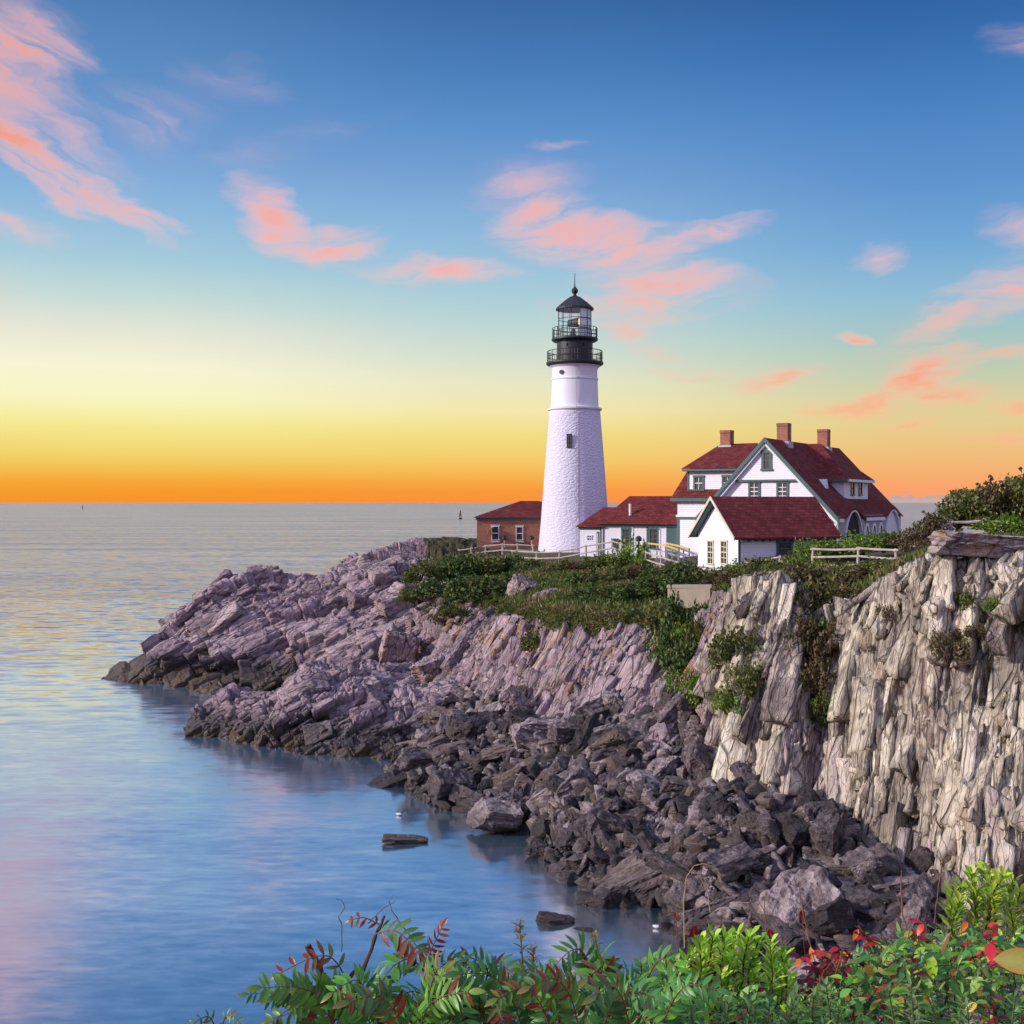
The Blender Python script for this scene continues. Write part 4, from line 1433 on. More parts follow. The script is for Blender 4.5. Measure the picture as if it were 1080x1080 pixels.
    MB().tube([q + Vector((.56, -.255, 0)), q + Vector((.62, -.29, 0))], [.42, .36], 20).build('lens', M['lamp'], be)
    # tower window and porthole
    for (px, y0, y1, hw, rr) in ((599.2, 473, 460, 2.3, 29.6),):
        x = (px - 540) * u
        dx = x - cx
        yy = D - math.sqrt((rr * u) ** 2 - dx * dx)
        nn = Vector((dx, yy - D, 0)).normalized()
        ex = Vector((-nn.y, nn.x, 0))
        o = Vector((x, yy, zz(y0))) - ex * hw * u + nn * .06
        add_window(root, o, ex, nn, 2 * hw * u, (y0 - y1) * u, M['dark'], .05, 3, 2, depth=.03)
    a = math.radians(232)
    p0 = Vector((cx + 24.0 * u * math.cos(a), D + 24.0 * u * math.sin(a), zz(394.5)))
    nn = Vector((math.cos(a), math.sin(a), 0))
    por = MB().tube([p0 - nn * .1, p0 + nn * .10], .2, 16).build('porthole', M['iron'], root)
    MB().tube([p0 + nn * .10, p0 + nn * .115], .13, 16).build('pane', M['pane'], por)
    for aa in (238, 300):
        a = math.radians(aa)
        p0 = Vector((cx + 18.8 * u * math.cos(a), D + 18.8 * u * math.sin(a), zz(365)))
        nn = Vector((math.cos(a), math.sin(a), 0))
        MB().tube([p0 - nn * .05, p0 + nn * .09], .14, 12).build('vent', M['iron'], root)
    # lightning cable down the tower
    cab = []
    for r, y in [(24.2, 388), (24.8, 401), (25.2, 425), (28.9, 431), (27.3, 437), (30.8, 482), (33.8, 522), (36.4, 555), (38.7, 580)]:
        a = math.radians(270)
        cab.append((cx + r * u * math.cos(a), D + r * u * math.sin(a) - .03, zz(y)))
    MB().tube(cab, .022, 5).build('lightning_cable', M['lead'], root)


build_lighthouse()


def hip_roof(mb, x0, x1, y0, y1, z, rx0, rx1, ry, rz, L, left_hip=True, right_hip=True, th=.18):
    """closed hipped or gabled roof in a local frame L(a, b, z): eave rectangle, ridge rx0..rx1 at depth ry"""
    e = [L(x0, y0, z), L(x1, y0, z), L(x1, y1, z), L(x0, y1, z)]
    r = [L(rx0, ry, rz), L(rx1, ry, rz)]
    mb.poly(e[0], e[1], r[1], r[0])
    mb.poly(e[2], e[3], r[0], r[1])
    mb.poly(e[3], e[0], r[0])
    mb.poly(e[1], e[2], r[1])
    mb.poly(e[3], e[2], e[1], e[0])
    return mb


def frame(O, ex):
    O, ex = Vector(O), Vector(ex).normalized()
    ey = Vector((-ex.y, ex.x, 0))
    return (lambda a, b, z: Vector((O.x + ex.x * a + ey.x * b, O.y + ex.y * a + ey.y * b, z))), ex, ey


# ------------------------------------------------------------------ brick house left of the tower
def build_brick_house():
    L, ex, ey = frame((-3.29, 103, 0), (1, 0.02, 0))
    root = empty('brick_house', (-3.29, 103, 9.4), 'small red brick house with hipped red roof left of the lighthouse', 'house')
    n = -ey
    MB().box(L(0, 0, 9.0), ex * 9.0, ey * 6.6, (0, 0, 3.46)).build('wall', M['brick'], root)
    MB().box(L(-.12, -.12, 12.36), ex * 9.24, ey * 6.84, (0, 0, .22)).build('fascia', M['teal'], root)
    rf = hip_roof(MB(), -.34, 9.34, -.34, 6.94, 12.58, 4.15, 6.0, 3.3, 14.15, L).build('roof', M['shingle'], root)
    d = 103
    for px0, px1, y0, y1 in ((519.0, 525.6, 569.3, 555.5), (544.8, 551.0, 569.3, 556)):
        a0 = (px0 - 540) / F * d + 3.29
        w = (px1 - px0) / F * d
        z0, z1 = CAMZ - (y0 - 530) / F * d, CAMZ - (y1 - 530) / F * d
        wo = add_window(root, L(a0, 0, z0), ex, n, w, z1 - z0, M['white'], .06, 2, 1)
        MB().box(L(a0 - .15, -.05, z1 + .06), ex * (w + .3), n * .04, (0, 0, .14)).build('lintel', M['stone'], wo)
        MB().box(L(a0 - .12, -.05, z0 - .24), ex * (w + .24), n * .12, (0, 0, .13)).build('stone_sill', M['stone'], wo)
    # the curved hood on the first window
    a0 = (519 - 540) / F * d + 3.29
    zt = CAMZ - (556 - 530) / F * d
    hood = MB()
    for k in range(8):
        t0, t1 = k / 8 * 1.45, (k + 1) / 8 * 1.45
        p = lambda t, y: L(a0 + .15 - .62 * math.sin(t), y, zt - .72 * (1 - math.cos(t)))
        hood.prism([p(t0, -.08), p(t1, -.08), p(t1, -.5), p(t0, -.5)], (0.02, 0, .03))
    hood.build('window_hood', M['cream'], root)
    # wall lamps on short posts
    for px in (531.8, 560.5):
        a = (px - 540) / F * d + 3.29
        lp = MB().box(L(a - .05, -.4, 9.4), ex * .1, ey * .1, (0, 0, 1.15)).build('lamp_bracket', M['stone'], root)
        MB().lathe(L(a, -.35, 0)[:2], [(.05, 10.5), (.24, 10.62), (.22, 10.78), (.08, 10.9), (0.01, 10.92)], 12).build('lamp_head', M['iron'], lp, True)


build_brick_house()


# ------------------------------------------------------------------ low white building between tower and house
def build_link_house():
    L, ex, ey = frame((7.55, 92.4, 0), (0.925, -0.36, 0))
    n = -ey
    root = empty('link_building', (7.55, 92.4, 9.4), 'long low white building with teal window strips between lighthouse and main house', 'house')
    MB().box(L(0, 0, 8.8), ex * 6.5, ey * 6.2, (0, 0, 3.32)).build('wall', M['clap'], root)
    MB().box(L(-.15, -.18, 12.0), ex * 6.65, ey * 6.6, (0, 0, .2)).build('fascia', M['teal'], root)
    hip_roof(MB(), -.38, 6.7, -.42, 6.7, 12.2, 1.55, 6.65, 3.1, 14.55, L).build('roof', M['shingle'], root)
    d = 91.5

    def acoord(px):
        x = (px - 540) / F
        # ray through px meets the front wall
        den = ex.x - x * ex.y
        return (x * 92.4 - 7.55) / den

    def zc(py, a):
        dd = L(a, 0, 0).y
        return CAMZ - (py - 530) / F * dd
    for p0, p1, y0, y1 in ((657.0, 663.6, 572.5, 558.5), (685.6, 692.8, 578, 558.5)):
        a0, a1 = acoord(p0), acoord(p1)
        add_window(root, L(a0, 0, zc(y0, a0)), ex, n, a1 - a0, zc(y1, a0) - zc(y0, a0), M['teal'], .14, 4, 2)
    a0, a1 = acoord(646.2), acoord(650.6)
    add_window(root, L(a0, 0, zc(577, a0)), ex, n, a1 - a0, .62, M['teal'], .1, 1, 2)
    for p0, p1, nm, mt in ((702.3, 713.5, 'teal_panel', 'teal'),):
        a0, a1 = acoord(p0), acoord(p1)
        MB().box(L(a0, 0, 9.2), ex * (a1 - a0), n * .03, (0, 0, 2.78)).build(nm, M[mt], root)
    for px in (636.4, 654.6, 667.0, 682.8, 695.6, 702):
        a0 = acoord(px)
        MB().box(L(a0 - .07, 0, 9.0), ex * .14, n * .045, (0, 0, 3.0)).build('trim_board', M['teal' if px in (636.4, 682.8) else 'white'], root)
    vp = L(acoord(658.5) + .3, .75, 0)
    MB().tube([(vp.x, vp.y, 12.7), (vp.x, vp.y, 13.9)], .12, 10).build('vent_pipe', M['ventpipe'], root)
    # lower passage running against the tower
    L2, ex2, ey2 = frame((5.72, 93.2, 0), (0.93, -0.36, 0))
    MB().box(L2(.05, 0, 8.8), ex2 * 1.75, ey2 * 4.2, (0, 0, 3.1)).build('passage_wall', M['clap'], root)
    MB().box(L2(-.05, -.12, 11.76), ex2 * 1.9, ey2 * 4.4, (0, 0, .16)).build('passage_fascia', M['teal'], root)
    hip_roof(MB(), -.3, 2.3, -.32, 4.4, 11.92, 1.55, 2.9, 2.0, 13.6, L2).build('passage_roof', M['shingle'], root)
    add_window(root, L2(.72, 0, 10.85), ex2, -ey2, .34, .34, M['white'], .05, 2, 2, sill=False)
    dr = MB().box(L2(1.52, 0, 9.2), ex2 * .2, -ey2 * .05, (0, 0, 2.35)).build('door', M['teal'], root)
    MB().box(L2(1.57, -.051, 9.3), ex2 * .1, -ey2 * .02, (0, 0, 2.1)).build('door_light', M['cream'], dr)


build_link_house()


# ------------------------------------------------------------------ keepers' house
HA = Vector((18.54, 80.5, 18.75))          # front end of the main ridge
HR = Vector((math.sin(math.radians(33)), math.cos(math.radians(33)), 0))   # along the main ridge, away
HT = Vector((math.cos(math.radians(33)), -math.sin(math.radians(33)), 0))  # across, to the right


def HL(a, b, z):
    return Vector((HA.x, HA.y, 0)) + HR * a + HT * b + Vector((0, 0, z))


def front_plane(px, py, a=0.4):
    """local (b, z) of the front wall point seen at photo pixel px, py"""
    X = (px - 540) / F
    o = HL(a, 0, 0)
    d = (o.x * HR.x + o.y * HR.y) / (X * HR.x + HR.y)
    p = Vector((X * d, d, CAMZ - (py - 530) / F * d))
    return (p - o).dot(HT), p.z


def build_main_house():
    base = HL(0.4, 0, 9.2)
    root = empty('keepers_house', base, 'large white house with steep dark red roofs, teal trim and three brick chimneys', 'house')
    sl = 1.09
    hw = 5.1
    ze = 18.75 - sl * hw
    up = Vector((0, 0, 1))
    # main body
    MB().prism([HL(.4, -hw, 8.8), HL(.4, hw, 8.8), HL(.4, hw, ze - .12), HL(.4, 0, 18.6), HL(.4, -hw, ze - .12)], HR * 17.9).build('wall', M['clap'], root)
    # upper gable stands a little proud over a moulding
    zb = front_plane(806, 505.8)[1]
    wb = (18.5 - zb) / sl - .12
    MB().prism([HL(.4, -wb, zb), HL(.4, wb, zb), HL(.4, 0, 18.45)], -HR * .14).build('gable_panel', M['clap'], root)
    MB().box(HL(.4, -wb - .05, zb - .14), HT * (2 * wb + .1), -HR * .22, up * .138).build('gable_moulding', M['teal'], root)
    # windows of the gable front
    b0, z0 = front_plane(805.2, 494.2, .26)
    b1, z1 = front_plane(811.4, 477.6, .26)
    add_window(root, HL(.26, b0 + .05, z0), HT, -HR, b1 - b0 - .05, z1 - z0, M['teal'], .2, 2, 1, M['teal'])
    for p0, p1 in ((791.6, 799.8), (821.2, 829.6)):
        b0, z0 = front_plane(p0, 527.5)
        b1, z1 = front_plane(p1, 509.5)
        add_window(root, HL(.4, b0, z0), HT, -HR, b1 - b0, z1 - z0, M['teal'], .16, 4, 2, M['white'])
    # lower front: cornices and the porch front near the right corner
    b0, z0 = front_plane(846, 527)
    MB().box(HL(.4, b0, z0 - .2), HT * ((18.75 - z0) / sl - .25 - b0), -HR * .18, up * .2).build('cornice', M['white'], root)
    b0, z0 = front_plane(868, 547)
    MB().box(HL(.4, b0 - .4, z0 - .2), HT * (hw + .35 - b0 + .3), -HR * .25, up * .22).build('cornice', M['teal'], root)
    b0, z0 = front_plane(872, 575)
    MB().box(HL(.4, hw - 1.1, 9.0), HT * 1.1, -HR * .05, up * 2.9).build('porch_front', M['teal'], root)
    # roof planes: the right one has two eyebrows over the porch arches
    ov = .3
    eb = hw + ov
    na, nb = 92, 26
    arches = [(4.2, 2.3), (15.65, 2.45)]
    top, botm = [], []
    for i in range(na + 1):
        a = 18.5 * i / na
        for j in range(nb + 1):
            t = j / nb
            b = eb * t
            z = 18.75 - sl * b
            lift = 0
            for c, r in arches:
                q = abs(a - c) / (r + .9)
                if q < 1:
                    lift += .75 * (math.cos(q * math.pi) * .5 + .5) * smooth01(np.array(t), .62, 1.0)
            top.append(HL(a, b, z + float(lift)))
    mb = MB()
    mb.v = top + [v - up * .16 for v in top]
    N1 = (na + 1) * (nb + 1)
    for i in range(na):
        for j in range(nb):
            q = [i * (nb + 1) + j, i * (nb + 1) + j + 1, (i + 1) * (nb + 1) + j + 1, (i + 1) * (nb + 1) + j]
            mb.f.append(q)
            mb.f.append([k + N1 for k in q[::-1]])
    edge = [(i * (nb + 1) + nb, (i + 1) * (nb + 1) + nb) for i in range(na)]
    edge += [(j + 1, j) for j in range(nb)] + [(na * (nb + 1) + j, na * (nb + 1) + j + 1) for j in range(nb)]
    for p, q in edge:
        mb.f.append([q, p, p + N1, q + N1])
    rf = mb.build('roof', M['shingle'], root)
    MB().prism([HL(0, 0, 18.75), HL(0, -eb, 18.75 - sl * eb), HL(0, -eb, 18.59 - sl * eb), HL(0, 0, 18.59)], HR * 18.5).build('roof', M['shingle'], root)
    # teal rake boards on the front and the eave boards
    for s in (-1, 1):
        MB().prism([HL(-.03, 0, 18.80), HL(-.03, s * (eb + .02), 18.80 - sl * eb), HL(-.03, s * (eb + .02), 18.42 - sl * eb), HL(-.03, 0, 18.42)], -HR * .09).build('rake_board', M['teal'], root)
        MB().prism([HL(.0, s * .02, 18.40), HL(.0, s * (eb - .1), 18.40 - sl * (eb - .1)), HL(.0, s * (eb - .1), 18.16 - sl * (eb - .1)), HL(.0, s * .02, 18.16)], HR * .39).build('soffit', M['white'], root)
    # right side: grey porch wall with two big arches and three pointed windows
    side = MB()
    zt = ze - .14
    x_open = [(2.0, 6.45), (13.1, 18.2)]

    def arch_wall(a0, a1, z0, zspring, r, c):
        seg = 14
        pts = [HL(a0, hw + .02, zt), HL(a0, hw + .02, 8.8)]
        pts += [HL(c - r, hw + .02, 8.8), HL(c - r, hw + .02, zspring)]
        for k in range(1, seg):
            t = math.pi * k / seg
            pts.append(HL(c - r * math.cos(t), hw + .02, zspring + (zt + .28 - zspring) * math.sin(t)))
        pts += [HL(c + r, hw + .02, zspring), HL(c + r, hw + .02, 8.8), HL(a1, hw + .02, 8.8), HL(a1, hw + .02, zt)]
        return pts
    for a0, a1, c, r in ((.4, 7.0, 4.2, 2.2), (12.6, 18.3, 15.55, 2.35)):
        grey = MB()
        # masonry either side of the opening, and an arched head
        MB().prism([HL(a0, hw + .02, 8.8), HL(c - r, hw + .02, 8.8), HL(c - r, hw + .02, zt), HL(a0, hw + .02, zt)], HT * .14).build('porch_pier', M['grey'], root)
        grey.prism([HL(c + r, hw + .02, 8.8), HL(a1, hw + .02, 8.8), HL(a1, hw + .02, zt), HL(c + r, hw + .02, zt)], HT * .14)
        hd, od = MB(), MB()
        seg = 16
        for k in range(seg):
            t0, t1 = math.pi * k / seg, math.pi * (k + 1) / seg
            f0 = lambda t, e: HL(c - (r + e) * math.cos(t), hw + .02, 10.7 + (zt + .30 + e - 10.7) * math.sin(t))
            hd.prism([f0(t0, -.02), f0(t1, -.02), f0(t1, .13), f0(t0, .13)], HT * .24)
            z_out0, z_out1 = max(f0(t0, .2).z, zt), max(f0(t1, .2).z, zt)
            g0, g1 = f0(t0, .2), f0(t1, .2)
            if g0.z < zt and g1.z < zt:
                grey.prism([g0, g1, HL((c - (r + .2) * math.cos(t1)), hw + .02, zt), HL((c - (r + .2) * math.cos(t0)), hw + .02, zt)], HT * .13)
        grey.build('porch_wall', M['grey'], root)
        hd.build('arch_moulding', M['white'], root)
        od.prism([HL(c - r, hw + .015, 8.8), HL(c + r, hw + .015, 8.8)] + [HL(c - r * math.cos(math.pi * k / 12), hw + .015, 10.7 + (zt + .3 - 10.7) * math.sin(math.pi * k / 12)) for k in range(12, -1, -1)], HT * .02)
        od.build('painted_opening', M['dark'] if c < 10 else M['white'], root)  # flat panel over the wall; near arch's dark colour stands in for porch shade
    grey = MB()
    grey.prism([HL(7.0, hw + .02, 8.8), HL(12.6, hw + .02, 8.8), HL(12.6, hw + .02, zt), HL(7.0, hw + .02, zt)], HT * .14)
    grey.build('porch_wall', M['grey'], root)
    for a in (7.75, 9.75, 11.75):
        w, zs, zt2 = .52, 11.2, 12.2
        fr = MB()
        for s in (-1, 1):
            fr.prism([HL(a + s * w, hw + .16, 9.2), HL(a + s * (w + .22), hw + .16, 9.2), HL(a + s * (w + .22), hw + .16, zs), HL(a + s * w, hw + .16, zs)], HT * .08)
            prev = None
            for k in range(7):
                t = math.pi / 2 * k / 6
                pi_ = (a + s * w * math.cos(t), zs + (zt2 - zs) * math.sin(t))
                po = (a + s * (w + .22) * math.cos(t), zs + (zt2 + .28 - zs) * math.sin(t))
                if prev:
                    fr.prism([HL(prev[0][0], hw + .16, prev[0][1]), HL(prev[1][0], hw + .16, prev[1][1]), HL(po[0], hw + .16, po[1]), HL(pi_[0], hw + .16, pi_[1])], HT * .08)
                prev = (pi_, po)
        wo = fr.build('arched_window', M['white'], root)
        pn = [HL(a - w, hw + .165, 9.2), HL(a + w, hw + .165, 9.2)] + [HL(a + w * math.cos(math.pi * k / 10), hw + .165, zs + (zt2 - zs) * math.sin(math.pi * k / 10)) for k in range(11)]
        MB().prism(pn, HT * .015).build('pane', M['pane'], wo)
    MB().box(HL(.1, eb - .02, ze - sl * ov - .26), HR * 1.0, HT * .1, up * .24).build('eave_board', M['white'], root)
    MB().box(HL(7.2, eb - .02, ze - sl * ov - .26), HR * 5.2, HT * .1, up * .24).build('eave_board', M['white'], root)
    # dormer on the right slope: hipped roof running back to the ridge
    ac0, ac1, bw = 5.9, 12.4, 4.1         # cheeks and front wall
    zd = 15.75
    zroof = 18.75 - sl * bw
    MB().prism([HL(ac0, bw, zroof - .3), HL(ac0, bw, zd), HL(ac0, (18.75 - zd) / sl - .3, zd)], HR * (ac1 - ac0)).build('dormer_wall', M['clap'], root)
    dr = MB()
    e0, e1, bo = ac0 - .45, ac1 + .45, bw + .45
    zz_ = zd + .02
    bi = (18.75 - zd) / sl - .2
    mid = (ac0 + ac1) / 2
    r0, r1 = HL(mid, .1, 18.7), HL(mid, 1.25, 18.7)
    dr.poly(HL(e0, bi, zz_), HL(e0, bo, zz_), r1, r0)
    dr.poly(HL(e0, bo, zz_), HL(e1, bo, zz_), r1)
    dr.poly(HL(e1, bo, zz_), HL(e1, bi, zz_), r0, r1)
    dr.poly(HL(e0, bi, zz_), HL(e0, .4, 18.2), r0)
    dr.poly(HL(e1, bi, zz_), r0, HL(e1, .4, 18.2))
    dr.build('dormer_roof', M['shingle'], root)
    MB().box(HL(e0, bi, zd - .18), HT * (bo - bi), HR * .12, up * .2).build('dormer_eave', M['teal'], root)
    MB().box(HL(e0, bo - .1, zd - .18), HT * .12, HR * (e1 - e0), up * .2).build('dormer_eave', M['white'], root)
    for a in (7.65, 9.8):
        add_window(root, HL(a, bw, 14.62), HR, HT, .66, .92, M['teal'], .1, 2, 1, M['dark'])
    # little gabled vent by the dormer
    MB().prism([HL(3.5, 3.4, 14.95), HL(4.3, 3.4, 14.95), HL(3.9, 3.4, 15.75)], -HT * 1.0).build('vent_dormer', M['white'], root)
    # left wing: gambrel roof with a wall dormer
    w0 = -8.5
    MB().prism([HL(3.4, w0, 8.8), HL(3.4, w0, 14.2), HL(4.5, w0 + .3, 16.4), HL(9.9, w0 + .3, 16.4), HL(10.6, w0, 14.2), HL(10.6, w0, 8.8)], HT * 4.5).build('wing_wall', M['clap'], root)
    e0, brk, rdg = (3.0, -8.9, 14.35), (4.1, -7.95, 16.55), (7.0, -6.1, 18.7)
    wr_ = MB()
    for f1 in (False, True):
        g = (lambda p: p) if not f1 else (lambda p: (14.0 - p[0], p[1], p[2]))
        A0, B0, C0 = g(e0), g(brk), g(rdg)
        q1 = [HL(*A0), HL(A0[0], -2.5, A0[2]), HL(B0[0], -1.0, B0[2]), HL(*B0)]
        q2 = [HL(*B0), HL(B0[0], -1.0, B0[2]), HL(C0[0], .0, C0[2]), HL(*C0)]
        if f1:
            q1, q2 = q1[::-1], q2[::-1]
        wr_.poly(*q1)
        wr_.poly(*q2)
    wr_.poly(HL(*e0), HL(*brk), HL(*rdg), HL(14 - brk[0], brk[1], brk[2]), HL(14 - e0[0], e0[1], e0[2]))
    wr_.build('wing_roof', M['shingle'], root)
    MB().box(HL(2.95, -8.95, 14.10), HT * 5.5, HR * .4, up * .24).build('wing_eave', M['teal'], root)
    # dormer
    bd0, bd1 = -7.6, -3.1
    MB().box(HL(3.35, bd0, 14.55), HT * (bd1 - bd0), HR * 1.6, up * 1.95).build('wing_dormer', M['clap'], root)
    MB().box(HL(2.85, bd0 - .3, 16.48), HT * (bd1 - bd0 + .3), HR * 1.3, up * .16).build('wing_dormer_eave', M['teal'], root)
    MB().poly(HL(2.8, bd0 - .35, 16.66), HL(2.8, bd1, 16.66), HL(7.0, bd1, 18.78), HL(7.0, -6.3, 18.78)).build('wing_dormer_roof', M['shingle'], root)
    MB().box(HL(3.3, bd0 - .02, 14.5), HT * .14, HR * .05, up * 2.0).build('trim_board', M['teal'], root)
    for b in (-6.95, -4.55):
        add_window(root, HL(3.35, b, 15.05), HT, -HR, .62, .95, M['teal'], .15, 2, 2, M['white'])
    MB().box(HL(3.4, w0 - .1, 12.85), HT * 4.0, -HR * .12, up * .16).build('band', M['white'], root)
    MB().box(HL(3.4, w0 - .05, 12.66), HT * 4.0, -HR * .06, up * .18).build('band', M['teal'], root)
    MB().box(HL(3.4, w0 - .04, 8.8), HT * .2, -HR * .05, up * 3.86).build('corner_board', M['teal'], root)
    # chimneys
    for px, y0, y1, a_, b_, w in ((769.8, 454, 470, 7.0, -5.75, .85), (826.9, 446.5, 466, 4.6, .0, .85), (868.9, 453, 470, 14.2, .0, .85)):
        # place each on its ridge where the photograph shows it
        if b_ == 0.0:
            X = (px - 540) / F
            o = HL(0, 0, 0)
            a_ = (X * o.y - o.x) / (HR.x - X * HR.y)
        c = HL(a_, b_, 0)
        zt_ = CAMZ - (y0 - 530) / F * c.y
        ch = MB().box(HL(a_ - w / 2, b_ - w / 2, 17.6), HR * w, HT * w, up * (zt_ - 17.6 - .22)).build('chimney', M['chimney'], rf)
        MB().box(HL(a_ - w / 2 - .06, b_ - w / 2 - .02, zt_ - .22), HR * (w + .04), HT * (w + .04), up * .22).build('chimney_cap', M['chimney'], root)
        MB().box(HL(a_ - w / 2 - .12, b_ - w / 2 - .12, 18.1), HR * (w + .24), HT * (w + .24), up * .55).build('flashing', M['lead'], root)


build_main_house()


# ------------------------------------------------------------------ small gabled shed in front
def build_small_house():
    ph = math.radians(20)
    L, ex, ey = frame((14.03, 68.0, 0), (math.cos(ph), math.sin(ph), 0))
    root = empty('gabled_shed', (14.03, 68, 9.3), 'small white gabled shed with bright red shingle roof in front of the large house', 'shed')
    Wd, Ln, ze, zr = 5.0, 7.0, 11.98, 14.2
    MB().prism([L(0, 0, 8.6), L(0, Wd, 8.6), L(0, Wd, ze), L(0, Wd / 2, zr - .1), L(0, 0, ze)], ex * Ln).build('wall', M['clap'], root)
    k = (zr - ze) / (Wd / 2)
    ov = .38
    for s in (0, 1):
        y0, y1 = (-ov, Wd / 2) if s == 0 else (Wd + ov, Wd / 2)
        MB().prism([L(-.5, y0, ze - k * ov + .05), L(-.5, y1, zr + .05), L(-.5, y1, zr + .19), L(-.5, y0, ze - k * ov + .19)], ex * (Ln + .9)).build('roof', M['shingle'], root)
        MB().prism([L(-.5, y0, ze - k * ov + .0), L(-.5, y1, zr - .0), L(-.5, y1, zr + .21), L(-.5, y0, ze - k * ov + .21)], -ex * .06).build('rake_board', M['cream'], root)
        MB().prism([L(-.44, y0 + (.1 if s == 0 else -.1), ze - k * (ov - .1) - .03), L(-.44, y1, zr - .03), L(-.44, y1, zr + .04), L(-.44, y0 + (.1 if s == 0 else -.1), ze - k * (ov - .1) + .04)], ex * .43).build('soffit', M['teal'], root)
    # exposed rafter ends under the front eave
    for i in range(14):
        a = .1 + i * (Ln - .2) / 13
        MB().box(L(a, -.34, ze - k * .34 - .10), ex * .08, ey * .34, (0, 0, .12)).build('rafter_end', M['teal'], root)
    MB().box(L(-.03, -.03, 8.6), ex * .16, ey * .03, (0, 0, ze - 8.62)).build('corner_board', M['teal'], root)
    # gable windows
    n = -ex

    def gy(px):
        X = (px - 540) / F
        return (X * 68.0 - 14.03) / (ey.x - X * ey.y)
    for p1, p0 in ((747.3, 752.3), (761.3, 767.0)):
        y0, y1 = gy(p0), gy(p1)
        dd = L(0, y0, 0).y
        z0, z1 = CAMZ - (594.3 - 530) / F * dd, CAMZ - (571.3 - 530) / F * dd
        add_window(root, L(0, y1, z0), -ey, n, y1 - y0, z1 - z0, M['cream'], .1, 4, 2)
    X0, X1 = (821 - 540) / F, (833.6 - 540) / F
    ac = lambda X: (X * 68.0 - 14.03) / (ex.x - X * ex.y)
    a0, a1 = ac(X0), ac(X1)
    dd = L(a0, 0, 0).y
    add_window(root, L(a0, 0, CAMZ - (585 - 530) / F * dd), ex, -ey, a1 - a0, 12 / F * dd, M['teal'], .16, 2, 4)


build_small_house()


# ------------------------------------------------------------------ walls, walks, rails
def build_boardwalk():
    root = empty('boardwalk', P(705, 592, 80), 'grey wooden boardwalk ramp between the low white building and the gabled shed', 'boardwalk')
    z = 9.45
    a, c, d, e = XZ(676, 88.0, z), XZ(739, 75.0, z), XZ(752, 80.5, z), XZ(700, 90, z)
    mb = MB()
    for k in range(16):
        t0, t1 = k / 16 + .004, (k + 1) / 16 - .004
        mb.prism([a.lerp(c, t0), a.lerp(c, t1), e.lerp(d, t1), e.lerp(d, t0)], (0, 0, -.08))
    mb.build('deck', M['deck'], root)
    MB().prism([a - Vector((0, 0, .1)), c - Vector((0, 0, .1)), d - Vector((0, 0, .1)), e - Vector((0, 0, .1))], (0, 0, -1.2)).build('deck_base', M['deck'], root)
    for lab, pts in (('yellow-topped handrail along the near edge of the boardwalk', [(684, 573, 87), (702, 575.2, 84), (716, 580, 81)]),
                     ('yellow-topped handrail along the far edge of the boardwalk by the teal panel', [(703.5, 573, 88.2), (715, 575.6, 85.6), (727, 579.2, 82.8)])):
        r = empty('handrail', P(*pts[0]), lab, 'handrail', 'boardwalk handrails')
        q = [P(*p) for p in pts]
        rail, lower = MB(), MB()
        for s, t in zip(q, q[1:]):
            rail.bar(s, t, .14, .12)
            lower.bar(s - Vector((0, 0, .5)), t - Vector((0, 0, .5)), .07, .1)
        rail.build('top_rail', M['yellow'], r)
        lower.build('lower_rail', M['lead'], r)
        for i in range(5):
            t = i / 4 * (len(q) - 1)
            k = min(int(t), len(q) - 2)
            p = q[k].lerp(q[k + 1], t - k)
            MB().bar(p, (p.x, p.y, 9.4), .1).build('post', M['lead'], r)


build_boardwalk()


def build_fence(label, posts, h=1.15, rails=(.12, .62), thick=.11, drop=.9):
    q = [P(*p) for p in posts]
    root = empty('rail_fence', (q[0].x, q[0].y, q[0].z - h), label, 'fence', None)
    rnd = random.Random(len(label))
    for i, p in enumerate(q):
        lean = Vector((rnd.uniform(-.04, .04), rnd.uniform(-.04, .04), 0))
        MB().tube([p + lean, p - Vector((0, 0, h * .5)), p - Vector((0, 0, h + drop))], [thick * .62, thick * .72, thick * .75], 7).build('post', M['fence'], root)
    for dz in rails:
        for s, t in zip(q, q[1:]):
            a, c = s - Vector((0, 0, dz + rnd.uniform(-.03, .03))), t - Vector((0, 0, dz + rnd.uniform(-.03, .03)))
            m = (a + c) / 2 - Vector((0, 0, rnd.uniform(0, .04)))
            dd = (c - a).normalized() * .12
            off = Vector((0, -.05, 0))
            MB().tube([a - dd + off, m + off, c + dd + off], [thick * .48, thick * .56, thick * .48], 6).build('rail', M['fence'], root)


build_fence('grey rail fence in front of the brick house', [(484, 579, 101), (497, 577, 100.6), (512, 574.5, 100), (530, 573, 99), (546, 573, 98.5), (562, 574, 98)])
build_fence('pale rail fence passing the foot of the lighthouse tower', [(540, 580, 92), (566, 581, 90), (590, 580.5, 88.5), (618, 574.5, 86.5), (646, 569.5, 85), (664, 574, 84)])
build_fence('pale rail fence dipping past the boardwalk and the gabled shed', [(681, 581, 80), (697, 585.5, 76), (724, 594, 70), (753, 597.5, 64.5), (787, 591, 62.5), (822, 585.5, 60.5)])
build_fence('three-rail split fence on the cliff edge in front of the porch', [(857, 577.5, 57), (905, 576.5, 55), (945, 578.5, 53.5), (968, 572.5, 53)], 1.3, (.10, .50, .92))
build_fence('pale rail fence on the hillside behind the flat top slab', [(985, 557, 54.5), (1003, 547.5, 54), (1038, 546.5, 53.5), (1080, 550, 53), (1125, 552, 52)], 1.2, (.14, .72), .13)


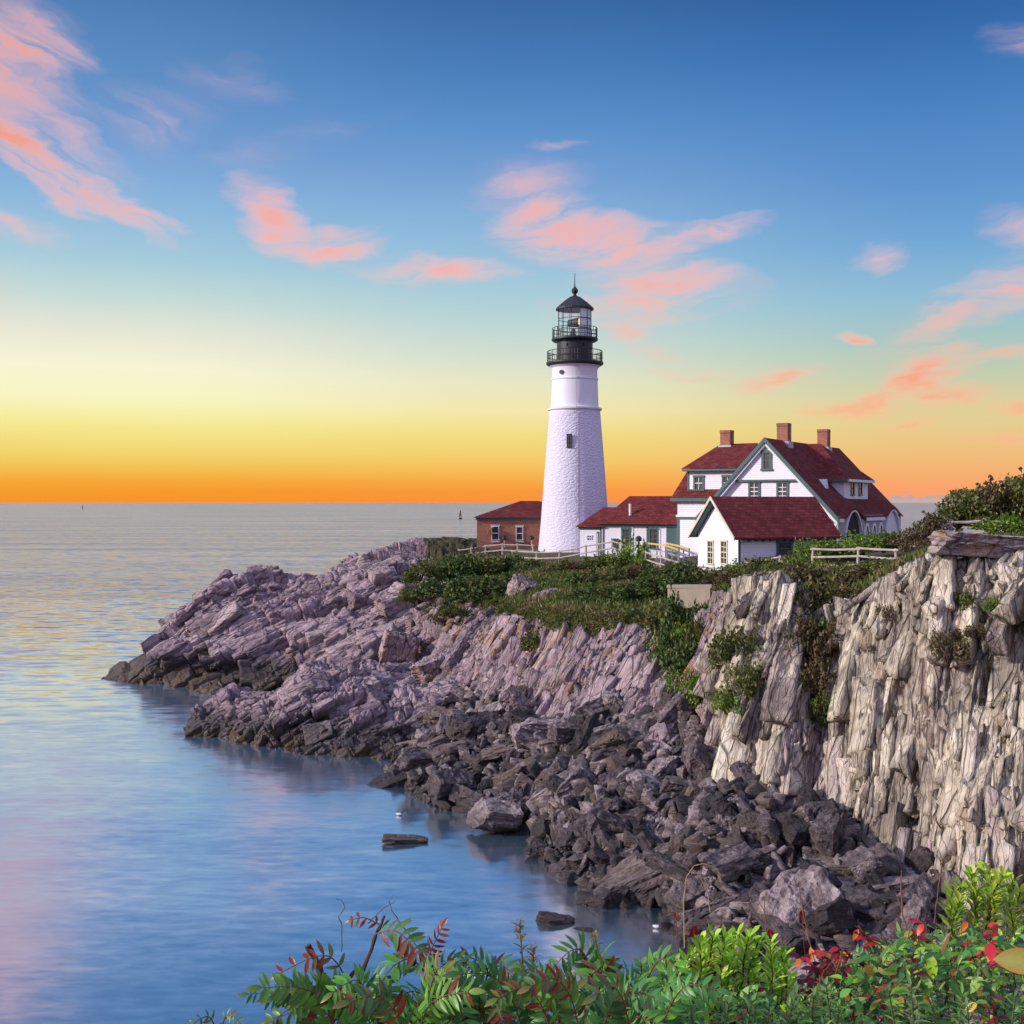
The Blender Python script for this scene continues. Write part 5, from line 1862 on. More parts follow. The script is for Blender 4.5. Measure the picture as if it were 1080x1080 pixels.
def build_retaining_wall():
    root = empty('retaining_wall', P(722, 640, 54), 'short pale concrete wall at the cliff top below the shrubs', 'wall')
    a, c = P(704, 620, 56), P(749, 620, 53.5)
    MB().prism([a, c, c + Vector((0, 0, -1.0)), a + Vector((0, 0, -1.0))], (.1, .45, 0)).build('wall', M['concrete'], root)
    MB().prism([a + Vector((-.05, -.06, .003)), c + Vector((.05, -.06, .003)), c + Vector((.05, -.06, .14)), a + Vector((-.05, -.06, .14))], (.15, .6, 0)).build('coping', M['concrete'], root)


build_retaining_wall()


def build_lamp_post():
    p = P(673.5, 566, 83)
    root = empty('path_lamp', (p.x, p.y, 9.4), 'dark path lamp on a short post above the bright green shrub', 'lamp post')
    MB().tube([(p.x, p.y, 9.0), (p.x, p.y, p.z - .3)], .07, 8).build('post', M['iron'], root)
    MB().lathe((p.x, p.y), [(.06, p.z - .38), (.26, p.z - .3), (.24, p.z - .08), (.1, p.z + .05), (.01, p.z + .08)], 12).build('lamp_head', M['iron'], root, True)
    p = P(499.5, 573, 100)
    root = empty('path_lamp', (p.x, p.y, 9.4), 'dark path lamp on a short post beside the corner of the brick house', 'lamp post')
    MB().tube([(p.x, p.y, 8.8), (p.x, p.y, p.z - .3)], .08, 8).build('post', M['iron'], root)
    MB().lathe((p.x, p.y), [(.06, p.z - .38), (.28, p.z - .3), (.26, p.z - .06), (.1, p.z + .07), (.01, p.z + .1)], 12).build('lamp_head', M['iron'], root, True)


build_lamp_post()


def build_buoys():
    for px, d, h, lab, col in ((485.5, 930, 7.5, 'dark channel buoy on the sea just left of the brick house', (0.05, 0.03, 0.03)), (87, 2300, 8.5, 'tiny far channel buoy near the horizon at far left', (0.20, 0.09, 0.06))):
        x = (px - 540) / F * d
        root = empty('channel_buoy', (x, d, 0), lab, 'buoy')
        mt = mat_simple('buoy paint', col, .6)
        s = h / 7.5
        MB().lathe((x, d), [(1.0 * s, -.5), (1.5 * s, .2 * s), (1.5 * s, 1.0 * s), (.5 * s, 1.3 * s)], 16).build('float', mt, root, True)
        t = MB()
        for k in range(4):
            a = math.pi / 2 * k + .5
            t.bar((x + 1.1 * s * math.cos(a), d + 1.1 * s * math.sin(a), 1.0 * s), (x + .35 * s * math.cos(a), d + .35 * s * math.sin(a), 5.2 * s), .2 * s)
        t.box((x - .9 * s, d - .9 * s, 3.0 * s), (1.8 * s, 0, 0), (0, 1.8 * s, 0), (0, 0, 1.3 * s))
        t.build('tower_frame', mt, root)
        MB().lathe((x, d), [(.55 * s, 5.1 * s), (.7 * s, 5.4 * s), (.55 * s, 6.6 * s), (.1 * s, 7.5 * s)], 12).build('lamp_head', mt, root, True)


build_buoys()
# ------------------------------------------------------------------ plants on the headland
def mat_leaf(name, rough=.55, trans=.28, vein=False, spec=.3):
    m, b = new_mat(name)
    c = attr(b, 'tint', 'Color')
    nrm = None
    if vein:
        pos = b.n('ShaderNodeNewGeometry').outputs['Position']
        n = b.noise(pos, 90.0, 4, .6)
        c = b.mix(b.remap(n, .45, .8, 0, .35), c, b.mix(.5, c, (0.10, 0.06, 0.02, 1)))
        nrm = bump(b, n, .25, .004)
    p = principled(b, c, rough, nrm, spec)
    t = b.n('ShaderNodeBsdfTranslucent', ins={0: c})
    out(b, b.n('ShaderNodeMixShader', ins={0: trans, 1: p, 2: t}))
    return m


MAT_LEAF = mat_leaf('shrub leaves')
MAT_FOLI = mat_leaf('foreground leaves', .38, .30, True, .45)
MAT_STEM = mat_wood('brown stem', (0.10, 0.06, 0.04), (0.05, 0.03, 0.02))
MAT_TWIG = mat_wood('dry twig', (0.24, 0.13, 0.08), (0.12, 0.06, 0.04))


def quads_mesh(name, C, A, Bv, tint, mat, parent=None):
    """diamond leaves: centres C, long half-axes A, short half-axes B, one colour each"""
    n = len(C)
    V = np.stack([C - A, C + Bv * 1.0 - A * .1, C + A, C - Bv - A * .1], 1).reshape(-1, 3)
    me = np_mesh(name, V, np.arange(4 * n), 4)
    t = np.concatenate([tint, np.ones((n, 1))], 1)
    vattr(me, 'tint', np.repeat(t, 4, 0), 'FLOAT_COLOR')
    return link(name, me, mat, parent)


PAL = {
    'dark': [(0.030, 0.062, 0.016), (0.075, 0.130, 0.028), (0.135, 0.185, 0.045), (0.190, 0.130, 0.045)],
    'olive': [(0.060, 0.085, 0.020), (0.125, 0.155, 0.034), (0.190, 0.200, 0.050), (0.210, 0.120, 0.045)],
    'bright': [(0.070, 0.140, 0.018), (0.160, 0.265, 0.030), (0.270, 0.370, 0.050), (0.340, 0.330, 0.065)],
    'brown': [(0.085, 0.062, 0.030), (0.150, 0.105, 0.052), (0.110, 0.120, 0.034), (0.230, 0.155, 0.085)],
}


def rand_unit(rng, n):
    a = rng.normal(0, 1, (n, 3))
    return a / np.linalg.norm(a, axis=1, keepdims=True)


def shrub_template(kind, seed, nleaf=1500, leaf=.075):
    rng = np.random.default_rng(seed)
    nb = 11
    bc = np.stack([rng.uniform(-.75, .75, nb), rng.uniform(-.75, .75, nb), rng.uniform(.15, .85, nb)], 1)
    bc[:, 2] *= 1 - .45 * np.hypot(bc[:, 0], bc[:, 1])
    br = rng.uniform(.22, .46, nb)
    pick = rng.integers(0, nb, nleaf)
    u = rand_unit(rng, nleaf)
    C = bc[pick] + u * (br[pick] * rng.uniform(.45, 1.0, nleaf) ** .5)[:, None] + rng.normal(0, .05, (nleaf, 3))
    # loose sprays sticking out of the outline
    ns = 26
    sp = rng.integers(0, nb, ns)
    dirs = rand_unit(rng, ns)
    dirs[:, 2] = np.abs(dirs[:, 2]) + .4
    dirs /= np.linalg.norm(dirs, axis=1, keepdims=True)
    k = 9
    t = rng.uniform(.85, 1.65, (ns, k))
    S = (bc[sp][:, None] + dirs[:, None] * (br[sp][:, None] * t)[..., None]).reshape(-1, 3) + rng.normal(0, .025, (ns * k, 3))
    C = np.concatenate([C, S])
    n = len(C)
    C[:, 2] = np.abs(C[:, 2])
    A = rand_unit(rng, n) * (leaf * rng.uniform(.6, 1.3, n))[:, None]
    Bv = np.cross(A, rand_unit(rng, n)) * .62
    pal = np.array(PAL[kind])
    clump = rng.random(nb)
    cl = np.concatenate([clump[pick], rng.random(ns).repeat(k)])
    ci = np.clip((cl * 2.2 + rng.normal(0, .65, n)), 0, 2.99).astype(int)
    ci = np.where(rng.random(n) < .07, 3, ci)
    tint = pal[ci] * rng.uniform(.75, 1.25, (n, 1))
    root = empty('shrub', (0, 0, 0), 'shrub', 'shrub')
    quads_mesh('foliage', C, A, Bv, tint, MAT_LEAF, root)
    stem = MB()
    for j in range(9):
        e = Vector(bc[j % nb])
        m = Vector((e.x * .4, e.y * .4, e.z * .55))
        stem.tube([(e.x * .08, e.y * .08, -.15), m, e, e + Vector(dirs[j]) * .45], [.035, .026, .016, .006], 5)
    stem.build('stem', MAT_STEM, root)
    return root


SHRUBS = {}


def copy_tree(root):
    c = root.copy()
    COL.objects.link(c)
    for ch in [o for o in SC.objects if o.parent == root]:
        d = ch.copy()
        d.parent = c
        COL.objects.link(d)
    return c


def put_shrub(kind, idx, loc, sx, sz, rz, label, group):
    key = (kind, idx)
    if key not in SHRUBS:
        SHRUBS[key] = o = shrub_template(kind, sorted(PAL).index(kind) * 7 + idx * 31 + len(kind), 1700 if kind in ('dark', 'olive') else 1300)
    else:
        o = copy_tree(SHRUBS[key])
    o.location = loc
    o.rotation_euler = (0, 0, rz)
    o.scale = (sx, sx, sz)
    tag(o, label, 'shrub', group)
    return o


# px, py of the foot, distance, width and height in photo pixels, kind, zone
SHRUB_SPOTS = [
    # thicket in front of the brick house
    (448, 612, 84, 34, 30, 'olive', 0), (470, 612, 85, 40, 36, 'dark', 0), (495, 610, 86, 42, 36, 'dark', 0), (518, 610, 86, 40, 34, 'olive', 0), (542, 606, 86, 40, 30, 'dark', 0), (560, 601, 86, 22, 16, 'dark', 0),
    (458, 626, 79, 40, 26, 'dark', 0), (484, 630, 77, 44, 34, 'dark', 0), (508, 630, 76, 44, 34, 'dark', 0), (532, 622, 77, 40, 28, 'dark', 0), (436, 632, 80, 26, 20, 'olive', 0), (476, 648, 72, 28, 20, 'olive', 0),
    # long mixed bank below the tower and the link building
    (592, 604, 82, 34, 18, 'brown', 1), (612, 602, 82, 36, 20, 'olive', 1), (634, 598, 82, 36, 20, 'olive', 1), (655, 596, 82, 34, 18, 'brown', 1),
    (606, 620, 74, 46, 24, 'dark', 1), (632, 618, 74, 46, 26, 'olive', 1), (658, 614, 74, 44, 26, 'olive', 1), (680, 610, 74, 40, 22, 'brown', 1),
    (618, 636, 66, 46, 24, 'dark', 1), (646, 634, 65, 48, 26, 'olive', 1), (672, 632, 64, 46, 28, 'dark', 1), (698, 626, 63, 46, 28, 'olive', 1),
    (640, 664, 60, 34, 16, 'brown', 1), (662, 658, 59, 42, 26, 'brown', 1), (690, 652, 58, 42, 30, 'dark', 1),
    # tall bright bush by the path lamp
    (668, 600, 81, 24, 36, 'bright', 2), (655, 600, 81, 22, 24, 'bright', 2), (679, 604, 80, 16, 26, 'bright', 2),
    # dark shrubs above the retaining wall
    (700, 620, 61, 40, 26, 'dark', 3), (722, 618, 60, 44, 28, 'dark', 3), (742, 620, 59, 36, 22, 'olive', 3), (712, 606, 68, 30, 16, 'olive', 3), (760, 616, 57, 34, 18, 'brown', 3),
    # greenery hanging down the corner of the cliff
    (716, 668, 52.6, 34, 46, 'dark', 4), (706, 696, 51.0, 36, 42, 'dark', 4), (722, 716, 49.2, 40, 46, 'dark', 4), (736, 742, 47.0, 36, 40, 'bright', 4), (712, 740, 48.0, 32, 34, 'bright', 4), (734, 694, 50, 24, 46, 'olive', 4), (724, 690, 50.6, 24, 40, 'bright', 4), (700, 664, 53, 30, 34, 'olive', 4),
    (776, 706, 44.2, 44, 46, 'olive', 5), (788, 730, 42.8, 34, 36, 'olive', 5), (766, 746, 42.8, 26, 28, 'bright', 5),
    (560, 684, 60.5, 22, 22, 'olive', 6),
    # along the fence in front of the shed and the porch
    (790, 606, 58, 36, 18, 'bright', 7), (806, 606, 57, 34, 20, 'olive', 7), (822, 612, 53, 30, 22, 'bright', 7), (776, 612, 56, 28, 16, 'brown', 7),
    (848, 592, 61, 34, 26, 'bright', 8), (866, 588, 62, 38, 24, 'bright', 8), (888, 584, 63, 38, 20, 'bright', 8), (910, 580, 64, 40, 20, 'bright', 8), (932, 578, 65, 40, 18, 'olive', 8), (952, 574, 66, 36, 16, 'bright', 8), (840, 602, 58, 26, 22, 'olive', 8),
    # brown and green scrub spilling into the gully
    (846, 622, 49.5, 44, 30, 'brown', 9), (866, 626, 49.5, 46, 32, 'brown', 9), (886, 622, 49, 42, 30, 'olive', 9), (838, 648, 45.4, 38, 40, 'brown', 9), (858, 656, 46.0, 46, 44, 'olive', 9), (880, 652, 45.6, 40, 40, 'brown', 9),
    (850, 690, 43.6, 38, 44, 'brown', 9), (874, 692, 43.4, 36, 46, 'brown', 9), (905, 612, 48, 40, 22, 'brown', 9), (925, 606, 47.5, 38, 20, 'olive', 9), (862, 728, 42.4, 30, 36, 'brown', 9), (846, 666, 44.6, 30, 30, 'bright', 9),
    (868, 760, 41.6, 24, 30, 'olive', 9), (900, 640, 44.4, 30, 30, 'brown', 9), (802, 608, 50, 34, 20, 'olive', 7), (780, 616, 50, 30, 16, 'brown', 7), (842, 606, 51, 30, 24, 'bright', 7),
    # hillside behind the fence and the flat slab
    (968, 572, 54, 34, 24, 'brown', 10), (986, 566, 54.5, 36, 30, 'brown', 10), (1000, 574, 51, 28, 18, 'bright', 10), (975, 584, 50, 34, 20, 'brown', 10), (1010, 552, 57, 40, 28, 'olive', 10), (1030, 548, 57, 44, 34, 'olive', 10),
    (1052, 546, 57, 44, 40, 'brown', 10), (1076, 546, 57, 44, 46, 'olive', 10), (1100, 548, 57, 46, 48, 'olive', 10), (1060, 562, 52.5, 40, 24, 'bright', 10), (1082, 566, 52, 44, 34, 'bright', 10), (1040, 556, 56, 34, 18, 'bright', 10), (1120, 562, 52, 48, 40, 'olive', 10), (1150, 556, 54, 60, 50, 'dark', 10),
    (1018, 528, 62, 36, 14, 'olive', 10), (1072, 520, 62, 26, 20, 'dark', 10),
    # scraps of growth on the tall cliff
    (1018, 640, 38.6, 26, 20, 'olive', 11), (940, 652, 41, 22, 20, 'brown', 11), (1000, 692, 37.3, 34, 34, 'brown', 11), (1050, 640, 37.8, 18, 16, 'bright', 11), (1030, 668, 37.4, 20, 16, 'brown', 11),
]
ZONES = ['in the thicket in front of the brick house', 'on the bank below the lighthouse and the low white building', 'beside the path lamp', 'above the concrete retaining wall',
         'hanging down the cliff corner below the retaining wall', 'on the cliff face right of the retaining wall', 'growing alone among the leaning slabs', 'at the cliff edge below the gabled shed',
         'along the fence between the shed and the porch', 'spilling into the cliff gully below the fence', 'on the hillside above the flat top slab', 'clinging to the tall pale cliff']
KINDWORD = {'dark': 'dark green', 'olive': 'olive green', 'bright': 'bright green', 'brown': 'brownish dry'}


def build_shrubs():
    rng = np.random.default_rng(3)
    for px, py, d, w, h, kind, zone in SHRUB_SPOTS:
        p = P(px, py, d)
        sx = w / F * d * .66
        sz = h / F * d * (.74 if zone in (0, 1) else 1.0)
        lab = KINDWORD[kind] + ' leafy shrub ' + ZONES[zone]
        put_shrub(kind, int(rng.integers(3)), (p.x, p.y, p.z - .12), sx, sz, rng.uniform(0, 6.28), lab, 'shrubs ' + ZONES[zone])


build_shrubs()


def build_grass():
    """rough grass on the plateau and dry growth on the soil-covered ledges"""
    rng = np.random.default_rng(8)
    nu, nv = LAND_P.shape[:2]
    G = LAND_P
    U = np.repeat(LAND_U[:, None], nv, 1)
    cell = np.linalg.norm(np.cross(np.gradient(G, axis=0), np.gradient(G, axis=1)), axis=-1)
    V = np.repeat(LAND_V[None], nu, 0)
    w = np.minimum(cell, .5) * np.clip(LAND_SOIL - .35, 0, 1) * (V < 5.0) * (U < 19)
    w *= np.where(V > 4.1, .35, 1.4)
    w = (w / w.sum()).ravel()
    n = 62000
    pick = rng.choice(nu * nv, n, p=w)
    i, j = pick // nv, pick % nv
    f = rng.random(n)[:, None]
    i2 = np.minimum(i + 1, nu - 1)
    j2 = np.minimum(j + 1, nv - 1)
    g = rng.random(n)[:, None]
    C = (G[i, j] * (1 - f) + G[i2, j] * f) * (1 - g) + (G[i, j2] * (1 - f) + G[i2, j2] * f) * g
    steep = np.where(V.ravel()[pick] < 4.05, 1.0, 0.0)
    hgt = rng.uniform(.14, .42, n)
    up = np.stack([rng.normal(0, .32, n), rng.normal(0, .32, n) - .25 * steep, np.ones(n) - .5 * steep], 1)
    A = up * (hgt / 2)[:, None]
    Bv = np.cross(A, rand_unit(rng, n))
    Bv = Bv / np.linalg.norm(Bv, axis=1, keepdims=True) * (rng.uniform(.02, .065, n))[:, None]
    pal = np.array([(0.065, 0.105, 0.020), (0.125, 0.155, 0.034), (0.190, 0.130, 0.052), (0.280, 0.200, 0.105), (0.110, 0.080, 0.042)])
    nz = fbm(C * .35, 3, 55)
    ci = np.clip(((nz + .6) * 2.4 + rng.normal(0, .9, n)), 0, 4.99).astype(int)
    o = quads_mesh('grass', C + A * .8, A, Bv, pal[ci] * rng.uniform(.7, 1.3, (n, 1)), MAT_LEAF)
    tag(o, 'rough green and straw-coloured grass over the cliff top and its soil ledges', 'grass', kind='stuff')


build_grass()
# ------------------------------------------------------------------ the bank the photographer stands on
def build_bank():
    rows = []
    for px, dy, dm in ((-900, 1330, 0), (-300, 1300, 0), (200, 1230, 0), (420, 1215, 0), (620, 1200, 0), (760, 1180, .1), (900, 1150, .2), (1010, 1115, .3), (1090, 1085, .4), (1250, 1070, .6), (1700, 1060, .8)):
        a = P(px, dy, 4.6 + dm)
        rows.append([Vector((a.x * .2, -6, 12.3)), Vector((a.x * .45, 1.2, 12.25)), P(px, dy + 160, 3.2), a, Vector((a.x * 1.15, a.y + 1.4, a.z - 2.2)), Vector((a.x * 1.5, a.y + 5.5, 4.5)), Vector((a.x * 2.0, a.y + 11, 0.2)), Vector((a.x * 2.3, a.y + 15, -3))])
    G, us, vs = sheet(rows, [14] * 10, [8, 10, 12, 12, 14, 12, 6])
    G = G + np.stack([np.zeros(G.shape[:2]), np.zeros(G.shape[:2]), .05 * fbm(G * 2.5, 3, 71)], -1)
    m, b = new_mat('bank soil')
    pos = b.n('ShaderNodeNewGeometry').outputs['Position']
    c = b.ramp(b.noise(pos, 6, 5, .7), [(.3, (0.02, 0.016, 0.01)), (.6, (0.05, 0.04, 0.022)), (.8, (0.04, 0.05, 0.018))])
    out(b, principled(b, c, .95, bump(b, b.noise(pos, 14, 4), .6, .03), .1))
    me = np_mesh('grassy_bank', G.reshape(-1, 3), grid_faces(*G.shape[:2]), 4, True)
    o = link('grassy_bank', me, m)
    tag(o, 'overgrown bank at the photographer\'s feet', 'bank', kind='structure')


build_bank()


class Leaves:
    """folded, curling leaf blades and thin stems with a colour per vertex"""

    def __init__(self, seed=0):
        self.v, self.f, self.c = [], [], []
        self.r = random.Random(seed)

    def leaf(self, base, d, n, L, Wd, c0, c1, curl=.25, fold=.25, seg=5, peak=.45, rim=None):
        d, n = Vector(d).normalized(), Vector(n)
        s = d.cross(n)
        if s.length < 1e-4:
            s = d.cross(Vector((.3, .5, .7)))
        s.normalize()
        n = s.cross(d).normalized()
        i0 = len(self.v)
        base = Vector(base)
        c0, c1 = Vector(c0), Vector(c1)
        rim = Vector(rim) if rim is not None else None
        k_ = self.r.uniform(.72, 1.3)
        c0, c1 = c0 * k_, c1 * k_
        for k in range(seg + 1):
            t = k / seg
            a = curl * t
            p = base + d * (L * t * (1 - .12 * a * a)) - n * (L * t * t * curl * .6)
            w = Wd * (math.sin(math.pi * min(1, t ** (math.log(.5) / math.log(peak)))) ** .8) if 0 < t < 1 else (.08 * Wd if t == 0 else 0.0)
            c = c0.lerp(c1, t)
            e = rim if rim is not None else c
            self.v += [p + s * w + n * (w * fold), p, p - s * w + n * (w * fold)]
            self.c += [c.lerp(e, .8), c * .92, c.lerp(e, .8)]
        for k in range(seg):
            a = i0 + 3 * k
            self.f.append((a, a + 1, a + 4, a + 3))
            self.f.append((a + 1, a + 2, a + 5, a + 4))

    def tube(self, pts, r0, r1, col, n=5):
        pts = [Vector(p) for p in pts]
        i0 = len(self.v)
        m = len(pts)
        for i, p in enumerate(pts):
            d = (pts[min(i + 1, m - 1)] - pts[max(i - 1, 0)]).normalized()
            s = d.cross(Vector((.31, .17, .93)))
            if s.length < 1e-3:
                s = d.cross(Vector((1, 0, 0)))
            s.normalize()
            u = s.cross(d)
            r = r0 + (r1 - r0) * i / (m - 1)
            for k in range(n):
                a = 2 * math.pi * k / n
                self.v.append(p + (s * math.cos(a) + u * math.sin(a)) * r)
                self.c.append(Vector(col))
        for i in range(m - 1):
            for k in range(n):
                a, c = i0 + i * n + k, i0 + i * n + (k + 1) % n
                self.f.append((a, c, c + n, a + n))

    def frond(self, pts, L, col, red, pairs=9, width=.145):
        """a feather leaf: rachis through pts, leaflet length L; red: 0 green ... 1 crimson"""
        pts = [Vector(p) for p in pts]
        r = self.r
        fine = []
        for k in range(25):
            t = k / 24 * (len(pts) - 1)
            i = min(int(t), len(pts) - 2)
            p0, p1, p2, p3 = pts[max(i - 1, 0)], pts[i], pts[i + 1], pts[min(i + 2, len(pts) - 1)]
            q = t - i
            fine.append(0.5 * ((2 * p1) + (p2 - p0) * q + (2 * p0 - 5 * p1 + 4 * p2 - p3) * q * q + (3 * p1 - p0 - 3 * p2 + p3) * q ** 3))
        self.tube(fine, .0027, .0012, (0.20, 0.07, 0.045))
        up0 = Vector((r.uniform(-.2, .2), -.75, .65)).normalized()
        pairs = int(pairs * 1.25) + 1
        red *= .72
        for k in range(pairs):
            t = .16 + .82 * k / max(1, pairs - 1)
            i = min(int(t * 24), 23)
            p = fine[i]
            d = (fine[i + 1] - fine[max(i - 1, 0)]).normalized()
            s = d.cross(up0).normalized()
            u = s.cross(d).normalized()
            ll = L * (.62 + .38 * math.sin(math.pi * (.15 + .8 * t))) * r.uniform(.85, 1.1)
            for sg in (-1, 1):
                if r.random() < .05:
                    continue
                dr = (s * sg * 1.0 + d * r.uniform(.35, .65) - u * r.uniform(-.25, .35))
                rr = min(1, max(0, red + r.gauss(0, .13)))
                g = Vector(col) * r.uniform(.75, 1.3)
                crim = Vector((0.24, 0.013, 0.02)).lerp(Vector((0.15, 0.05, 0.018)), r.random() * .8)
                rr = 0.0 if rr < .3 else (1.0 if rr > .45 else (rr - .3) / .15)
                c0 = g.lerp(crim, rr)
                c1 = g.lerp(crim, min(1, rr * 1.1))
                self.leaf(p, dr, u, ll, ll * width * r.uniform(.85, 1.15), c0, c1, r.uniform(.1, .75), r.uniform(.1, .4), 5, .42, g.lerp(crim, min(1, rr + .3)) if red > .12 else None)
        d = (fine[-1] - fine[-3]).normalized()
        self.leaf(fine[-1], d, up0, L * .8, L * .15, Vector(col).lerp(Vector((.28, .03, .02)), red), Vector(col).lerp(Vector((.3, .03, .02)), min(1, red * 1.5)), .5)

    def shoot(self, base, tip, nl, L, Wd, cols, up=.75, from_t=.25, peak=.62, curl=.15, stem=(0.09, 0.07, 0.03)):
        """an upright shoot with leaves set spirally round it"""
        r = self.r
        base, tip = Vector(base), Vector(tip)
        mid = base.lerp(tip, .5) + Vector((r.uniform(-.02, .02), r.uniform(-.02, .02), 0))
        pts = [base, mid, tip]
        self.tube(pts, .0045, .002, stem)
        ax = (tip - base).normalized()
        for k in range(nl):
            t = from_t + (1 - from_t) * (k + .5) / nl
            p = base.lerp(mid, t * 2) if t < .5 else mid.lerp(tip, t * 2 - 1)
            a = k * 2.39996 + r.uniform(-.3, .3)
            rad = Vector((math.cos(a), math.sin(a), 0))
            rise = up + (t - .5) * .9
            d = rad + ax * max(.1, rise + r.uniform(-.2, .2))
            c = Vector(cols[r.randrange(len(cols))]) * r.uniform(.8, 1.25)
            self.leaf(p, d, ax - rad * .5, L * r.uniform(.7, 1.1) * (1 - .25 * t), Wd * r.uniform(.8, 1.15), c * .9, c * 1.1, curl + r.uniform(-.1, .25), r.uniform(.1, .35), 4, peak)

    def build(self, name, parent=None, mat=None):
        me = bpy.data.meshes.new(name)
        me.from_pydata([tuple(v) for v in self.v], [], self.f)
        me.update()
        me.polygons.foreach_set('use_smooth', np.ones(len(me.polygons), dtype=bool))
        cc = np.ones((len(self.v), 4), np.float32)
        cc[:, :3] = np.minimum(np.array([tuple(c) for c in self.c]) * 1.32, .8)
        vattr(me, 'tint', cc, 'FLOAT_COLOR')
        return link(name, me, mat or MAT_FOLI, parent)


GREEN = (0.085, 0.255, 0.032)
BLUEGREEN = (0.060, 0.195, 0.048)
FRESH = [(0.22, 0.44, 0.022), (0.32, 0.56, 0.030), (0.15, 0.32, 0.020), (0.40, 0.60, 0.07)]
MIDG = [(0.085, 0.24, 0.045), (0.15, 0.33, 0.055), (0.06, 0.16, 0.035), (0.22, 0.36, 0.09)]
DARKG = [(0.026, 0.090, 0.026), (0.050, 0.155, 0.038), (0.080, 0.21, 0.050)]
RED = [(0.30, 0.014, 0.026), (0.38, 0.034, 0.020), (0.17, 0.011, 0.024), (0.44, 0.11, 0.020), (0.13, 0.03, 0.055)]
OCHRE = [(0.42, 0.24, 0.04), (0.26, 0.11, 0.035), (0.50, 0.34, 0.06)]


def stem_tube(name, pts, r0, r1, parent, mat=None, knobby=0.0, n=7):
    mb = MB()
    fine, rads = [], []
    m = 18
    for k in range(m + 1):
        t = k / m * (len(pts) - 1)
        i = min(int(t), len(pts) - 2)
        p = Vector(pts[i]).lerp(Vector(pts[i + 1]), t - i)
        fine.append(p + Vector((math.sin(k * 1.7), math.cos(k * 2.3), 0)) * knobby)
        rads.append((r0 + (r1 - r0) * k / m) * (1 + .22 * math.sin(k * 2.6)))
    mb.tube(fine, rads, n)
    return mb.build(name, mat or MAT_STEM, parent, True)


def sumac(label, base, stems, fronds, heads=(), bare=(), seed=1, extra=0, spread=50):
    b = P(*base)
    root = empty('sumac_shrub', b, label, 'sumac', None)
    for pts, r0, r1 in stems:
        stem_tube('stem', [P(*p) for p in pts], r0, r1, root, MAT_STEM, .002)
    for i, (pts, L, red, pairs) in enumerate(fronds):
        lv = Leaves(seed * 100 + i)
        col = GREEN if i % 2 else BLUEGREEN
        lv.frond([P(*p) for p in pts], L * .84, col, red, pairs)
        lv.build('frond', root)
    rx = random.Random(seed * 7)
    for i in range(extra):
        lv = Leaves(seed * 100 + 50 + i)
        cx, cy, cd_ = base[0] + rx.uniform(-1, 1) * spread, 1078 + rx.uniform(-26, 22), base[2] - rx.uniform(-.25, .35)
        s_ = rx.choice((-1, 1)) * rx.uniform(.3, 1.0)
        hgt = rx.uniform(16, 40)
        pts = [(cx, cy + 52, cd_), (cx + 18 * s_, cy - hgt * .1, cd_ - .04), (cx + 48 * s_, cy - hgt * .95, cd_ - .08), (cx + 92 * s_, cy - hgt * rx.uniform(.5, 1.3), cd_ - .12)]
        lv.frond([P(*p) for p in pts], rx.uniform(.050, .068), GREEN if rx.random() < .5 else BLUEGREEN, max(0, rx.gauss(.02, .22)), 12)
        lv.build('frond', root)
    for px, py, d, h in heads:
        p = P(px, py, d)
        mb = MB()
        rnd = random.Random(int(px))
        prof = [(.004, p.z - h * .5), (h * .17, p.z - h * .36), (h * .21, p.z - h * .1), (h * .16, p.z + h * .2), (h * .09, p.z + h * .42), (.003, p.z + h * .5)]
        mb.lathe((p.x, p.y), prof, 12)
        for v in mb.v:
            v.x += rnd.uniform(-1, 1) * h * .05
            v.y += rnd.uniform(-1, 1) * h * .05
            v.z += rnd.uniform(-1, 1) * h * .03
        mb.build('seed_head', MAT_SEED, root)
    for pts, r in bare:
        stem_tube('tendril', [P(*p) for p in pts], r, r * .4, root, MAT_TWIG, .0015, 5)
    return root


MAT_SEED = mat_simple('dark red seed head', (0.075, 0.014, 0.012), .9, 0, .5, 60)

sumac('red-tipped sumac with two thick bare forked stems, leftmost of the foreground plants', (372, 1150, 3.5),
      [([(385, 1180, 3.5), (366, 1086, 3.5), (347, 1042, 3.5), (325, 997, 3.5)], .015, .010), ([(372, 1100, 3.48), (362, 1072, 3.45), (381, 1030, 3.42), (397, 985, 3.4), (406, 966, 3.4)], .010, .004),
       ([(362, 1072, 3.52), (350, 1050, 3.55), (343, 1026, 3.6)], .006, .003)],
      [([(396, 985, 3.4), (418, 982, 3.36), (440, 1004, 3.32), (462, 1040, 3.28)], .075, .42, 10),
       ([(400, 975, 3.4), (384, 968, 3.4), (372, 970, 3.4)], .045, .75, 3),
       ([(372, 1046, 3.42), (352, 1012, 3.4), (330, 1010, 3.38), (296, 1026, 3.36)], .062, .62, 6),
       ([(366, 1066, 3.4), (345, 1050, 3.36), (318, 1056, 3.33), (286, 1078, 3.3)], .07, .32, 7),
       ([(372, 1072, 3.4), (392, 1036, 3.36), (408, 1040, 3.33), (420, 1074, 3.3)], .068, .1, 8),
       ([(356, 1076, 3.4), (328, 1060, 3.36), (304, 1052, 3.34), (282, 1054, 3.3)], .055, .45, 6)],
      bare=[([(360, 1004, 3.5), (361, 978, 3.5), (357, 966, 3.5), (364, 958, 3.5), (361, 950, 3.5), (355, 948, 3.5)], .0022), ([(388, 974, 3.4), (404, 958, 3.42), (418, 950, 3.44)], .0018)], seed=1, extra=5, spread=40)
